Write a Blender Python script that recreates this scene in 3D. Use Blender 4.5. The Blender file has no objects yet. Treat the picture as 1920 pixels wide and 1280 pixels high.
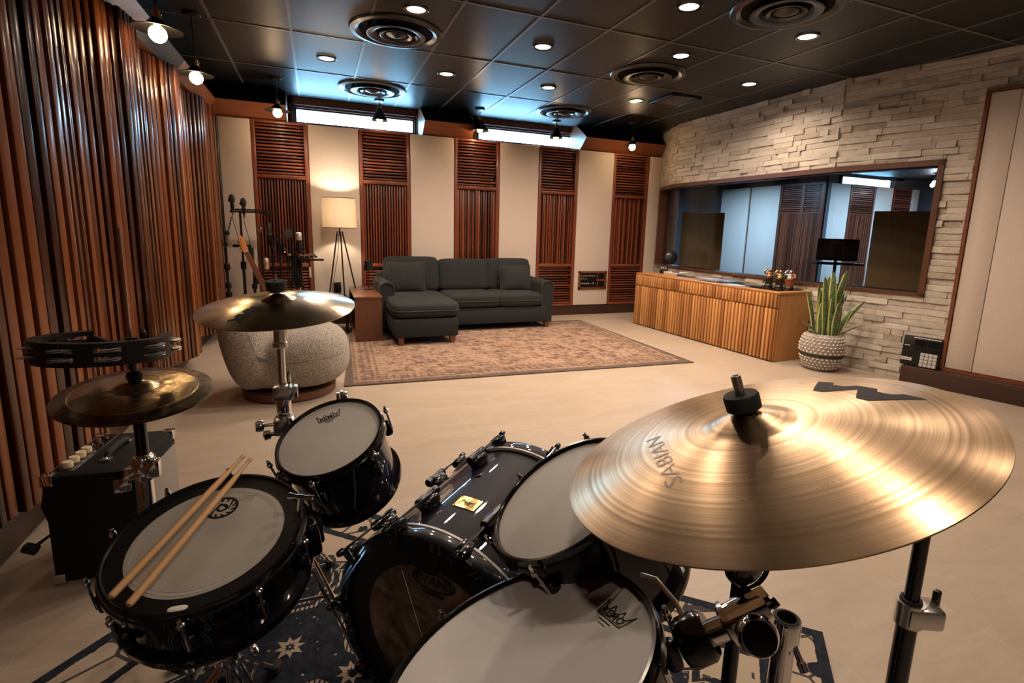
import bpy, bmesh, math, random
from mathutils import Vector as V, Matrix as M, Euler, noise
PI = math.pi
sin, cos, rad = math.sin, math.cos, math.radians
random.seed(7)
SC = bpy.context.scene
COL = SC.collection

# ------------------------------------------------------------------ mesh building
class MB:
    """collects faces of one mesh; 'tone' is a number per face that the wood and stone materials read"""
    def __init__(s):
        s.v = []; s.f = []; s.t = []; s.m = []
        s.tone = 0.5; s.mi = 0
        s.va = {}                      # optional per vertex value
    def add(s, vs, fs, mat=None):
        b = len(s.v)
        for p in vs:
            p = V(p)
            s.v.append(tuple(mat @ p) if mat is not None else tuple(p))
        for f in fs:
            s.f.append(tuple(i + b for i in f)); s.t.append(s.tone); s.m.append(s.mi)
        return b
    def box(s, c, size, mat=None, bev=0.0):
        x, y, z = size[0] / 2, size[1] / 2, size[2] / 2
        T = M.Translation(V(c))
        if mat is not None: T = T @ mat.to_4x4()
        if bev <= 0:
            vs = [(-x, -y, -z), (x, -y, -z), (x, y, -z), (-x, y, -z), (-x, -y, z), (x, -y, z), (x, y, z), (-x, y, z)]
            fs = [(0, 3, 2, 1), (4, 5, 6, 7), (0, 1, 5, 4), (1, 2, 6, 5), (2, 3, 7, 6), (3, 0, 4, 7)]
            s.add(vs, fs, T)
        else:
            bm = bmesh.new(); bmesh.ops.create_cube(bm, size=1)
            bmesh.ops.scale(bm, vec=(size[0], size[1], size[2]), verts=bm.verts)
            bmesh.ops.bevel(bm, geom=bm.edges[:], offset=min(bev, x * .95, y * .95, z * .95), segments=2, affect='EDGES', profile=.5)
            s.bm(bm, T)
    def bm(s, bm, mat=None):
        bm.verts.index_update()
        s.add([v.co for v in bm.verts], [[v.index for v in f.verts] for f in bm.faces], mat); bm.free()
    def lathe(s, prof, seg=32, mat=None, a0=0.0, a1=2 * PI, close=False):
        full = abs(a1 - a0 - 2 * PI) < 1e-6
        n = seg if full else seg + 1
        vs = []; fs = []
        idx = []
        for (r, z) in prof:
            if r < 1e-7:
                vs.append((0, 0, z)); idx.append([len(vs) - 1] * n)
            else:
                row = []
                for i in range(n):
                    a = a0 + (a1 - a0) * i / seg
                    vs.append((r * cos(a), r * sin(a), z)); row.append(len(vs) - 1)
                idx.append(row)
        P = list(range(len(prof) - 1)) + ([len(prof) - 1] if close else [])
        for k in P:
            A, B = idx[k], idx[(k + 1) % len(prof)]
            for i in range(seg):
                j = (i + 1) % n
                q = [A[i], A[j], B[j], B[i]]
                q2 = []
                for x in q:
                    if x not in q2: q2.append(x)
                if len(q2) > 2: fs.append(tuple(q2))
        s.add(vs, fs, mat)
    def cyl(s, p0, p1, r0, r1=None, seg=16, caps=True):
        p0, p1 = V(p0), V(p1); r1 = r0 if r1 is None else r1
        d = p1 - p0; L = d.length
        T = M.Translation(p0) @ d.to_track_quat('Z', 'Y').to_matrix().to_4x4()
        prof = [(r0, 0), (r1, L)]
        if caps: prof = [(0, 0)] + prof + [(0, L)]
        s.lathe(prof, seg, T)
    def rod(s, p0, p1, prof, seg=20):
        """lathe of (radius, fraction along p0-p1)"""
        p0, p1 = V(p0), V(p1); d = p1 - p0
        T = M.Translation(p0) @ d.to_track_quat('Z', 'Y').to_matrix().to_4x4()
        s.lathe([(r, z * d.length) for r, z in prof], seg, T)
    def tube(s, pts, r, seg=10, caps=True, closed=False):
        pts = [V(p) for p in pts]; n = len(pts)
        rr = r if isinstance(r, (list, tuple)) else [r] * n
        vs = []; fs = []
        up = V((0, 0, 1)); X = None
        for i, p in enumerate(pts):
            if closed: d = pts[(i + 1) % n] - pts[i - 1]
            else: d = pts[min(i + 1, n - 1)] - pts[max(i - 1, 0)]
            d.normalize()
            if X is None:
                X = d.orthogonal().normalized()
            X = (X - d * X.dot(d)).normalized(); Y = d.cross(X)
            for k in range(seg):
                a = 2 * PI * k / seg
                vs.append(p + (X * cos(a) + Y * sin(a)) * rr[i])
        for i in range(n if closed else n - 1):
            for k in range(seg):
                a = i * seg + k; b = i * seg + (k + 1) % seg
                j = ((i + 1) % n) * seg
                fs.append((a, b, j + (k + 1) % seg, j + k))
        if caps and not closed:
            fs.append(tuple(range(seg - 1, -1, -1))); fs.append(tuple((n - 1) * seg + k for k in range(seg)))
        s.add(vs, fs)
    def prism(s, poly, h0, h1, mat=None):
        n = len(poly)
        vs = [(x, y, h0) for x, y in poly] + [(x, y, h1) for x, y in poly]
        fs = [tuple(range(n - 1, -1, -1)), tuple(range(n, 2 * n))]
        for i in range(n):
            j = (i + 1) % n; fs.append((i, j, n + j, n + i))
        s.add(vs, fs, mat)
    def strip(s, pts, w, h, mat=None):
        """flat ribbon of width w along 2-D points, thickness h"""
        for a, b in zip(pts[:-1], pts[1:]):
            d = V((b[0] - a[0], b[1] - a[1])); 
            if d.length < 1e-7: continue
            n = V((-d.y, d.x)).normalized() * w / 2; e = d.normalized() * w * .25
            A = V(a[:2]) - e; B = V(b[:2]) + e
            s.prism([A - n, B - n, B + n, A + n], 0, h, mat)
    def sellip(s, c, size, e1, e2, nu=24, nv=16, mat=None):
        """rounded box / pillow (superellipsoid)"""
        def sp(x, e): return math.copysign(abs(x) ** e, x)
        T = M.Translation(V(c))
        if mat is not None: T = T @ mat.to_4x4()
        vs = []; fs = []
        for j in range(1, nv):
            ph = -PI / 2 + PI * j / nv
            for i in range(nu):
                th = 2 * PI * i / nu
                vs.append((size[0] / 2 * sp(cos(ph), e1) * sp(cos(th), e2), size[1] / 2 * sp(cos(ph), e1) * sp(sin(th), e2), size[2] / 2 * sp(sin(ph), e1)))
        b, t = len(vs), len(vs) + 1
        vs += [(0, 0, -size[2] / 2), (0, 0, size[2] / 2)]
        for j in range(nv - 2):
            for i in range(nu):
                k = (i + 1) % nu
                fs.append((j * nu + i, j * nu + k, (j + 1) * nu + k, (j + 1) * nu + i))
        for i in range(nu):
            k = (i + 1) % nu
            fs.append((b, k, i)); fs.append((t, (nv - 2) * nu + i, (nv - 2) * nu + k))
        s.add(vs, fs, T)
    def build(s, name, mat, parent=None, smooth=True, angle=35, mat_world=None, attr=None):
        me = bpy.data.meshes.new(name)
        me.from_pydata(s.v, [], s.f)
        mats = mat if isinstance(mat, (list, tuple)) else [mat]
        for m in mats: me.materials.append(m)
        if len(mats) > 1: me.polygons.foreach_set('material_index', s.m)
        a = me.attributes.new('tone', 'FLOAT', 'FACE'); a.data.foreach_set('value', s.t)
        if attr:
            b = me.attributes.new(attr[0], 'FLOAT', 'POINT'); b.data.foreach_set('value', attr[1])
        bm = bmesh.new(); bm.from_mesh(me); bmesh.ops.recalc_face_normals(bm, faces=bm.faces[:]); bm.to_mesh(me); bm.free()
        if smooth:
            me.polygons.foreach_set('use_smooth', [True] * len(me.polygons))
            me.set_sharp_from_angle(angle=rad(angle))
        me.update()
        o = bpy.data.objects.new(name, me); COL.objects.link(o)
        if parent is not None: o.parent = parent
        if mat_world is not None: o.matrix_local = mat_world
        return o

def tag(o, label, cat, group=None):
    o['label'] = label; o['category'] = cat
    if group: o['group'] = group
    return o
def thing(name, label, cat, loc=(0, 0, 0), rz=0.0, group=None, mat=None):
    o = bpy.data.objects.new(name, None); COL.objects.link(o)
    o.empty_display_size = .05
    if mat is not None: o.matrix_world = mat
    else:
        o.location = loc; o.rotation_euler = (0, 0, rz)
    return tag(o, label, cat, group)
def struct(o):
    o['kind'] = 'structure'; return o
def copy_tree(o, parent=None):
    c = o.copy(); COL.objects.link(c)
    if parent is not None: c.parent = parent
    for ch in list(o.children): copy_tree(ch, c)
    return c
def frame(origin, z, xdir=(1, 0, 0)):
    z = V(z).normalized(); x = V(xdir); x = (x - z * x.dot(z)).normalized(); y = z.cross(x)
    m = M.Identity(4)
    for i in range(3):
        m[i][0] = x[i]; m[i][1] = y[i]; m[i][2] = z[i]; m[i][3] = origin[i]
    return m
def text_geo(txt, size, extrude=0.0002, align='CENTER', shear=0.0, bold=0.0):
    cu = bpy.data.curves.new('t', 'FONT'); cu.body = txt; cu.size = size; cu.align_x = align; cu.align_y = 'CENTER'
    cu.extrude = extrude; cu.shear = shear; cu.resolution_u = 3; cu.offset = bold
    ob = bpy.data.objects.new('t', cu); COL.objects.link(ob)
    me = bpy.data.meshes.new_from_object(ob)
    vs = [tuple(v.co) for v in me.vertices]; fs = [tuple(p.vertices) for p in me.polygons]
    bpy.data.objects.remove(ob); bpy.data.curves.remove(cu); bpy.data.meshes.remove(me)
    return vs, fs

# ------------------------------------------------------------------ materials
class X:
    """a node socket or number with arithmetic that builds math nodes"""
    nt = None
    def __init__(s, v): s.v = v
    @staticmethod
    def op(o, *a, clamp=False):
        n = X.nt.nodes.new('ShaderNodeMath'); n.operation = o; n.use_clamp = clamp
        for i, q in enumerate(a):
            q = q.v if isinstance(q, X) else q
            if isinstance(q, (int, float)): n.inputs[i].default_value = q
            else: X.nt.links.new(q, n.inputs[i])
        return X(n.outputs[0])
    def __add__(s, o): return X.op('ADD', s, o)
    __radd__ = __add__
    def __sub__(s, o): return X.op('SUBTRACT', s, o)
    def __rsub__(s, o): return X.op('SUBTRACT', o, s)
    def __mul__(s, o): return X.op('MULTIPLY', s, o)
    __rmul__ = __mul__
    def __truediv__(s, o): return X.op('DIVIDE', s, o)
    def __gt__(s, o): return X.op('GREATER_THAN', s, o)
    def __lt__(s, o): return X.op('LESS_THAN', s, o)
    def abs(s): return X.op('ABSOLUTE', s)
    def fract(s): return X.op('FRACT', s)
    def floor(s): return X.op('FLOOR', s)
    def sin(s): return X.op('SINE', s)
    def min(s, o): return X.op('MINIMUM', s, o)
    def max(s, o): return X.op('MAXIMUM', s, o)
    def sqrt(s): return X.op('SQRT', s)
    def pow(s, o): return X.op('POWER', s, o)
    def clamp(s): return X.op('ADD', s, 0.0, clamp=True)
    def tri(s): return ((s.fract() - 0.5).abs()) * 2.0

class Mat:
    def __init__(s, name):
        s.m = bpy.data.materials.new(name); s.m.use_nodes = True
        s.nt = s.m.node_tree; X.nt = s.nt
        s.b = s.nt.nodes['Principled BSDF']; s.out = s.nt.nodes['Material Output']
    def n(s, t): return s.nt.nodes.new(t)
    def lk(s, a, b): s.nt.links.new(a.v if isinstance(a, X) else a, b)
    def set(s, **k):
        names = dict(col='Base Color', rough='Roughness', metal='Metallic', spec='Specular IOR Level', coat='Coat Weight', coatr='Coat Roughness',
                     aniso='Anisotropic', anisor='Anisotropic Rotation', sheen='Sheen Weight', em='Emission Color', ems='Emission Strength', trans='Transmission Weight', ior='IOR', sss='Subsurface Weight')
        for a, v in k.items():
            i = s.b.inputs[names[a]]
            if isinstance(v, X) or hasattr(v, 'is_output'): s.lk(v, i)
            elif isinstance(v, (tuple, list)): i.default_value = (*v, 1) if len(v) == 3 else v
            else: i.default_value = v
        return s
    def obj(s, scale=(1, 1, 1), rot=(0, 0, 0), loc=(0, 0, 0), kind='Object'):
        t = s.n('ShaderNodeTexCoord'); mp = s.n('ShaderNodeMapping')
        mp.inputs['Scale'].default_value = scale; mp.inputs['Rotation'].default_value = rot; mp.inputs['Location'].default_value = loc
        s.lk(t.outputs[kind], mp.inputs['Vector']); return mp.outputs[0]
    def sep(s, vec):
        q = s.n('ShaderNodeSeparateXYZ'); s.lk(vec, q.inputs[0]); return X(q.outputs[0]), X(q.outputs[1]), X(q.outputs[2])
    def comb(s, x, y, z=0.0):
        q = s.n('ShaderNodeCombineXYZ')
        for i, a in enumerate((x, y, z)):
            a = a.v if isinstance(a, X) else a
            if isinstance(a, (int, float)): q.inputs[i].default_value = a
            else: s.nt.links.new(a, q.inputs[i])
        return q.outputs[0]
    def noise(s, vec, scale=5, detail=3, rough=.5, dist=0.0):
        q = s.n('ShaderNodeTexNoise'); s.lk(vec, q.inputs['Vector'])
        q.inputs['Scale'].default_value = scale; q.inputs['Detail'].default_value = detail; q.inputs['Roughness'].default_value = rough; q.inputs['Distortion'].default_value = dist
        return X(q.outputs['Fac'])
    def voro(s, vec, scale=5, out='Distance', feature='F1', metric='EUCLIDEAN', rnd=1.0):
        q = s.n('ShaderNodeTexVoronoi'); s.lk(vec, q.inputs['Vector']); q.inputs['Scale'].default_value = scale; q.feature = feature
        if feature != 'DISTANCE_TO_EDGE': q.distance = metric
        q.inputs['Randomness'].default_value = rnd
        return X(q.outputs[out])
    def ramp(s, fac, stops, interp='LINEAR'):
        q = s.n('ShaderNodeValToRGB'); s.lk(fac, q.inputs[0]); q.color_ramp.interpolation = interp
        e = q.color_ramp.elements
        while len(e) < len(stops): e.new(.5)
        for i, (p, c) in enumerate(stops):
            e[i].position = p; e[i].color = (*c, 1) if len(c) == 3 else c
        return q.outputs[0]
    def mix(s, fac, a, b, mode='MIX'):
        q = s.n('ShaderNodeMix'); q.data_type = 'RGBA'; q.blend_type = mode
        for i, v in ((0, fac), (6, a), (7, b)):
            v = v.v if isinstance(v, X) else v
            if isinstance(v, (int, float)): q.inputs[i].default_value = v
            elif isinstance(v, (tuple, list)): q.inputs[i].default_value = (*v, 1)
            else: s.nt.links.new(v, q.inputs[i])
        return q.outputs[2]
    def attr(s, name):
        q = s.n('ShaderNodeAttribute'); q.attribute_name = name; return X(q.outputs['Fac'])
    def bump(s, h, strength=.3, dist=.01):
        q = s.n('ShaderNodeBump'); s.lk(h, q.inputs['Height']); q.inputs['Strength'].default_value = strength; q.inputs['Distance'].default_value = dist
        s.lk(q.outputs[0], s.b.inputs['Normal']); return s
    def bumpn(s, h, strength, dist, into=None):
        q = s.n('ShaderNodeBump'); s.lk(h, q.inputs['Height']); q.inputs['Strength'].default_value = strength; q.inputs['Distance'].default_value = dist
        if into is not None: s.lk(into, q.inputs['Normal'])
        s.lk(q.outputs[0], s.b.inputs['Normal']); return q.outputs[0]

def plain(name, col, rough=.5, metal=0.0, **k):
    m = Mat(name); m.set(col=col, rough=rough, metal=metal, **k); return m.m
def speck(name, col, rough, scale, amt, bump=.2, dist=.002, metal=0.0, detail=4, **k):
    """a plain colour with fine noise in tone and relief"""
    m = Mat(name); v = m.obj(); f = m.noise(v, scale, detail, .6)
    c2 = tuple(min(1, c * (1 + amt)) for c in col); c1 = tuple(c * (1 - amt) for c in col)
    m.set(col=m.ramp(f, [(.3, c1), (.7, c2)]), rough=rough, metal=metal, **k)
    if bump: m.bump(f, bump, dist)
    return m.m
def wood(name, dark, light, axis='z', rough=.35, coat=0.0, tone=.6, scale=1.0, spec=.5, bump=.08):
    """grain stretched along one axis; the tone number of each slat shifts it between dark and light"""
    m = Mat(name)
    st = {'x': (.06, 1, 1), 'y': (1, .06, 1), 'z': (1, 1, .06)}[axis]
    v = m.obj(tuple(a * scale for a in st))
    f = m.noise(v, 30, 4, .6, .4); g = m.noise(v, 140, 3, .6)
    t = m.attr('tone')
    k = (f * .5 + g * .25 + t * tone + (.1 - tone * .35)).clamp()
    m.set(col=m.ramp(k, [(.15, dark), (.85, light)]), rough=rough, coat=coat, coatr=.12, spec=spec)
    if bump: m.bump(g * .6 + f * .4, bump, .002)
    return m.m
# ------------------------------------------------------------------ the materials of the place
W_SLAT = wood('slat_wall_wood', (.038, .010, .004), (.25, .078, .024), 'z', rough=.26, coat=.25, tone=1.0, scale=.8)
W_RED = wood('red_brown_wood', (.05, .012, .006), (.23, .06, .026), 'z', rough=.34, coat=.15, tone=.9)
W_REDX = wood('red_brown_wood_cross', (.05, .012, .006), (.23, .06, .026), 'x', rough=.34, coat=.15, tone=.9)
W_SOFF = wood('soffit_wood', (.10, .028, .010), (.22, .068, .026), 'x', rough=.4, tone=.2)
W_SOFFY = wood('soffit_wood_side', (.10, .028, .010), (.22, .068, .026), 'y', rough=.4, tone=.2)
W_DARK = wood('dark_base_wood', (.020, .009, .006), (.055, .022, .013), 'x', rough=.42, tone=.2)
W_DARKY = wood('dark_base_wood_side', (.020, .009, .006), (.055, .022, .013), 'y', rough=.42, tone=.2)
W_TEAK = wood('cabinet_wood', (.26, .10, .030), (.58, .29, .105), 'z', rough=.42, tone=.9, spec=.35)
W_TEAKY = wood('cabinet_wood_long', (.26, .10, .030), (.58, .29, .105), 'y', rough=.42, tone=.3, spec=.35)
W_WAL = wood('walnut', (.060, .020, .010), (.150, .055, .026), 'z', rough=.4, tone=.2)
W_WALY = wood('walnut_top', (.075, .028, .014), (.18, .068, .034), 'y', rough=.36, tone=.2)
W_TRIM = wood('window_trim_wood', (.05, .018, .009), (.12, .045, .02), 'y', rough=.4, tone=.2)
W_STICK = wood('hickory', (.55, .30, .13), (.80, .50, .26), 'z', rough=.45, tone=.4, scale=2)
W_LEG = wood('leg_wood', (.09, .035, .016), (.19, .08, .035), 'z', rough=.4, tone=.3)
W_GTR = wood('maple_neck', (.42, .13, .03), (.66, .27, .08), 'z', rough=.25, coat=.5, tone=.2)
BLACK_IN = plain('dark_backing', (.006, .005, .005), .9, spec=.1)
BLACK = plain('black_plastic', (.005, .005, .0055), .40, spec=.35)
BLACKM = plain('black_metal', (.007, .007, .0075), .35, spec=.45)
BLACKG = plain('gloss_black', (.005, .005, .006), .14, spec=.5)
RUBBER = speck('black_rubber', (.011, .011, .011), .8, 200, .4, .2, .001)
CHROME = plain('chrome', (.78, .78, .80), .09, 1.0)
CHROMEB = plain('brushed_chrome', (.62, .61, .60), .25, 1.0)
BCHROME = plain('black_chrome', (.05, .05, .055), .16, .9)
BRASS = plain('brass', (.62, .40, .15), .25, 1.0)
GOLD = plain('badge_gold', (.80, .58, .22), .22, 1.0)
GREYPL = plain('grey_plastic', (.42, .41, .39), .5)
CREAMPL = plain('cream_knob', (.74, .62, .42), .45)
WHITEPL = plain('white_plastic', (.75, .73, .70), .45)
INK = plain('printed_black', (.012, .012, .014), .6, spec=.2)
INKF = plain('printed_grey', (.40, .38, .36), .6)
INKW = plain('printed_white', (.62, .60, .56), .6)
BLUEPL = plain('blue_plastic', (.02, .09, .26), .4)
REDPL = plain('red_plastic', (.5, .04, .02), .4)
ORANGE = plain('orange_plastic', (.75, .22, .03), .4)

def m_floor():
    m = Mat('porcelain_floor'); v = m.obj(); x, y, z = m.sep(v)
    f = m.noise(m.obj((1.0, 2.6, 1), (0, 0, .5)), 1.6, 6, .62, 1.2)
    g = m.noise(m.obj((1, 5, 1), (0, 0, .35)), 6, 5, .6, .6)
    fine = m.noise(v, 240, 2, .5)
    tx = (x - .285) / .575; ty = (y - 0.55) / 1.15
    ex = (tx.fract() - .5).abs(); ey = (ty.fract() - .5).abs()
    joint = (ex > .4975).max(ey > .49875)
    cell = m.voro(m.comb(tx.floor() * 1.37, ty.floor() * 2.11, 0.0), 1.0, 'Color')
    c = m.ramp(f * .6 + g * .4, [(.25, (.315, .252, .196)), (.5, (.375, .305, .238)), (.72, (.435, .358, .286))])
    c = m.mix(joint * .45, c, (.52, .44, .36))
    m.set(col=c, rough=(g * .16 + .36), spec=.42)
    m.bump(fine * .3 + g * .5 + joint * -.6, .10, .002)
    return m.m
FLOOR = m_floor()

def m_ceiling():
    m = Mat('black_ceiling_tile'); v = m.obj((1, 1, 1))
    f = m.noise(m.obj((3.0, 9.0, 1)), 3.2, 5, .6, 1.0); g = m.noise(v, 60, 3, .5)
    m.set(col=(.0055, .007, .0075), rough=(g * .12 + .34), spec=.32)
    m.bump(f * .8 + g * .2, .22, .006); return m.m
CEIL = m_ceiling()
TBAR = plain('black_ceiling_bar', (.085, .09, .092), .35, spec=.6)
BLKPAINT = plain('black_paint', (.010, .010, .011), .5)
LEATHER = speck('black_soffit_panel', (.006, .0055, .005), .5, 22, .4, .3, .004, spec=.12)
FABRICW = speck('cream_acoustic_fabric', (.60, .505, .435), .9, 190, .10, .35, .0015, sheen=.2)
FABRICE = plain('fabric_edge', (.66, .58, .49), .85)
STUD = plain('back_wall_paint', (.30, .25, .21), .8)

def m_stone():
    m = Mat('split_face_stone'); v = m.obj(); t = m.attr('tone')
    f = m.noise(v, 22, 6, .65, .3); g = m.noise(v, 95, 5, .7); h = m.noise(v, 5.5, 3, .5)
    stain = m.ramp(m.noise(m.obj((1, 1, 2.6)), 7.5, 5, .7), [(.60, (0, 0, 0)), (.76, (1, 1, 1))])
    k = (f * .35 + g * .22 + t * .42 + h * .1)
    c = m.ramp(k, [(.22, (.19, .16, .13)), (.42, (.41, .355, .295)), (.6, (.53, .475, .405)), (.85, (.64, .59, .52))])
    c = m.mix((X(stain) * (t * 1.2 - .25).clamp()).clamp() * .75, c, (.20, .175, .145))
    m.set(col=c, rough=.88, spec=.25)
    m.bump(f * .6 + g * .5, .75, .012); return m.m
STONE = m_stone()

def m_sofa():
    m = Mat('charcoal_weave'); v = m.obj(); f = m.noise(v, 330, 2, .6); g = m.noise(v, 9, 4, .6)
    c = m.ramp(f, [(.3, (.010, .011, .012)), (.7, (.034, .037, .039))])
    c = m.mix((g * .5).clamp(), c, (.026, .028, .029))
    m.set(col=c, rough=.92, spec=.15, sheen=.03); m.bump(f * .5 + g * 1.2, .5, .004); return m.m
SOFA = m_sofa()
PIPING = plain('charcoal_piping', (.028, .030, .031), .85)

def m_boucle():
    m = Mat('grey_boucle'); v = m.obj(); f = m.voro(v, 150, 'Distance'); g = m.noise(v, 85, 3, .7); q = m.noise(v, 260, 2, .5)
    c = m.ramp(g * .6 + q * .4, [(.34, (.13, .115, .10)), (.5, (.37, .335, .295)), (.66, (.57, .53, .475))])
    m.set(col=c, rough=.95, spec=.15, sheen=.2); m.bump(f * 1.0 + g * .6, .9, .006); return m.m
BOUCLE = m_boucle()

def m_rug():
    """faded tan oriental rug; local x,y from the rug's centre, half size 1.62 x 1.17"""
    m = Mat('faded_tan_rug'); v = m.obj(); x, y, z = m.sep(v)
    dx = 1.6 - x.abs(); dy = 1.17 - y.abs(); d = dx.min(dy)
    n1 = m.noise(v, 13, 6, .72, 1.3); n2 = m.noise(v, 120, 3, .6); n3 = m.noise(v, 2.1, 3, .5); weave = m.noise(m.obj((1, 7, 1)), 90, 2, .5)
    vo = m.voro(v, 7, 'Distance', metric='CHEBYCHEV', rnd=.8); vo2 = m.voro(v, 19, 'Distance', metric='MANHATTAN', rnd=.9)
    lines = m.noise(m.obj((1, 12, 1)), 14, 4, .7) * .5 + m.noise(m.obj((12, 1, 1)), 14, 4, .7) * .5
    pat = vo.fract() * .55 + n1 * .8 + vo2 * .35 + lines * .6
    c = m.ramp(pat * .5 + n2 * .22 + weave * .1 - .18, [(.33, (.030, .019, .017)), (.43, (.095, .056, .042)), (.52, (.185, .112, .078)), (.64, (.33, .22, .155))])
    c = m.mix((n3 * .9 - .2).clamp() * .25, c, (.22, .14, .10))
    band = ((d > .05) * (d < .075)).max((d > .19) * (d < .205)).max((d > .23) * (d < .245))
    border = (d < .24)
    bm_ = m.voro(v, 17, 'Distance', metric='CHEBYCHEV', rnd=.3)
    c = m.mix(border * ((bm_ * 1.6 + n1 * .7 - .75) * 3.0).clamp() * .75, c, (.075, .052, .045))
    c = m.mix(band * .6, c, (.34, .20, .12))
    c = m.mix((d < .02) * .8, c, (.07, .05, .045))
    m.set(col=c, rough=.95, spec=.1, sheen=.15); m.bump(n2 + weave, .5, .003); return m.m
RUG = m_rug()

def m_bluerug():
    """navy and cream oriental rug; local x from 0 (its long edge) inwards, y along"""
    m = Mat('navy_cream_rug'); v = m.obj(); x, y, z = m.sep(v)
    d = x.min(2.08 - x).min(y + 1.35).min(1.07 - y)
    n = m.noise(v, 40, 4, .7); wv = m.noise(v, 210, 2, .6)
    # distance to the edge with a small wobble, so bands look woven
    q = d + (n - .5) * .012
    along = x + y * 1.0
    navy = (.008, .011, .018); navy2 = (.020, .025, .036); cream = (.40, .325, .25)
    base = m.mix(wv, navy, navy2)
    base = m.mix((n * 2.2 - .95).clamp() * .5, base, (.07, .075, .09))
    # border leaves
    leaf = ((m.voro(v, 10.5, 'Distance', rnd=.75) + (n - .5) * .25) < .30)
    stem = ((m.voro(m.obj((1.0, 1.0, 1.0), loc=(3, 1, 0)), 8.0, 'Distance', feature='DISTANCE_TO_EDGE')) < .035)
    inb = (q > .035) * (q < .17)
    c = m.mix(inb * (1.0 - leaf.max(stem * .9)), base, cream)
    c = m.mix((q > .20) * (q < .215), c, cream)
    # zigzag edge of the field
    zz = ((x - y) / .09).tri() * .045
    tooth = (q > .215) * ((q - zz) < .30)
    vz = m.voro(m.obj(loc=(5, 2, 0)), 14, 'Distance', metric='CHEBYCHEV', rnd=.4)
    c = m.mix(tooth * (1.0 - (vz < .16) * .9), c, cream)
    line = (((q - zz) > .322) * ((q - zz) < .33)) * (q > .2)
    c = m.mix(line, c, cream)
    # field: octagon rings of dashes, stars and small hooked bits
    def cell(size, ox, oy):
        fx = ((x - ox) / size).fract() - .5; fy = ((y - oy) / size).fract() - .5; return fx.abs(), fy.abs()
    ax, ay = cell(.46, .55, -.1)
    oc = ax.max(ay).max((ax + ay) * .72)
    dash = ((x + y * .6) / .016).fract() > .38
    field = (q - zz) > .335
    ring = ((oc - .37).abs() < .014) * dash
    ring2 = ((oc - .31).abs() < .010) * dash
    fill = (oc < .285) * (m.voro(m.obj(loc=(2, 5, 0)), 26, 'Distance', metric='MANHATTAN', rnd=.6) < .22)
    bx, by = cell(.23, .665, .015)
    def star(a, b_, r): return ((a.min(b_) * 2.6 + a.max(b_)) < r).max(((a + b_) * .75 + (a - b_).abs() * 1.9) < r * .95)
    stars = star(bx, by, .21) * (oc > .40)
    hole_ = star(bx, by, .085)
    cen = star(ax, ay, .10)
    bits = (m.voro(m.obj(loc=(1, 7, 0)), 24, 'Distance', metric='MANHATTAN', rnd=.9) < .15) * (oc > .40)
    msk = ring.max(ring2).max(stars * (1.0 - hole_)).max(cen).max(bits * .8).max(fill * .55)
    c = m.mix(field * msk * .95, c, cream)
    m.set(col=c, rough=.95, spec=.1); m.bump(wv + n * .4, .4, .002); return m.m
BLUERUG = m_bluerug()

def m_cymbal(name, c1, c2, rough, ring, aniso=.75, hammer=0.0, edge=None):
    """turned bronze: fine lathe grooves about the local z axis"""
    m = Mat(name); v = m.obj(); x, y, z = m.sep(v)
    r = (x * x + y * y).sqrt()
    rv = m.comb(r, 0.0, 0.0)
    g = m.noise(rv, ring, 3, .7); w = m.noise(rv, 30, 2, .5); sp = m.noise(v, 12, 5, .62)
    gr = m.ramp(g, [(.36, (0, 0, 0)), (.62, (1, 1, 1))])
    c = m.ramp(X(gr) * .5 + w * .2 + sp * .3, [(.2, c1), (.75, c2)])
    if edge is not None:
        rr, ce, = edge
        c = m.mix((r > rr) * .75, c, ce)
    m.set(col=c, metal=1.0, rough=(X(gr) * -.06 + sp * .08 + rough), aniso=aniso, anisor=.25)
    t = m.n('ShaderNodeTangent'); t.direction_type = 'RADIAL'; t.axis = 'Z'; m.lk(t.outputs[0], m.b.inputs['Tangent'])
    if hammer > 0:
        hm = m.voro(m.obj((1, 1, .2)), 42, 'Distance', feature='SMOOTH_F1'); hn = m.noise(v, 30, 2, .5)
        m.bump(hm * hammer + hn * .5, .35, .003)
    return m.m
CYM_RIDE = m_cymbal('ride_bronze', (.30, .20, .115), (.66, .48, .31), .30, 130, .8)
CYM_CRASH = m_cymbal('crash_bronze', (.54, .43, .29), (.76, .64, .47), .20, 150, .6)
CYM_HAT = m_cymbal('hat_bronze', (.36, .25, .13), (.60, .45, .26), .24, 120, .3, hammer=1.0, edge=(.143, (.15, .12, .09)))
CYM_BELL = plain('hat_bell_bronze', (.55, .42, .22), .26, 1.0)

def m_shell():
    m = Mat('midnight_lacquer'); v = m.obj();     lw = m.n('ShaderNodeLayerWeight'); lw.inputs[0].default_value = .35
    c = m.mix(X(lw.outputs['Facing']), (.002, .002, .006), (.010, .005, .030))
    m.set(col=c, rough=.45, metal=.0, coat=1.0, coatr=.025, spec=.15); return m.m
SHELL = m_shell()
SHELLK = plain('black_lacquer', (.004, .004, .006), .3, coat=.9, coatr=.03, spec=.15)
def m_head():
    m = Mat('coated_drum_head'); v = m.obj(); f = m.noise(v, 160, 3, .6); g = m.noise(v, 7, 4, .6)
    sc = m.ramp(m.noise(m.obj((1, 3, 1)), 34, 4, .7), [(.66, (0, 0, 0)), (.78, (1, 1, 1))])
    c = m.ramp(g, [(.3, (.60, .575, .545)), (.7, (.69, .665, .635))])
    c = m.mix(X(sc) * .22, c, (.35, .33, .31))
    m.set(col=c, rough=.55, spec=.35); m.bump(f, .12, .001); return m.m
HEAD = m_head()
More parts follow.
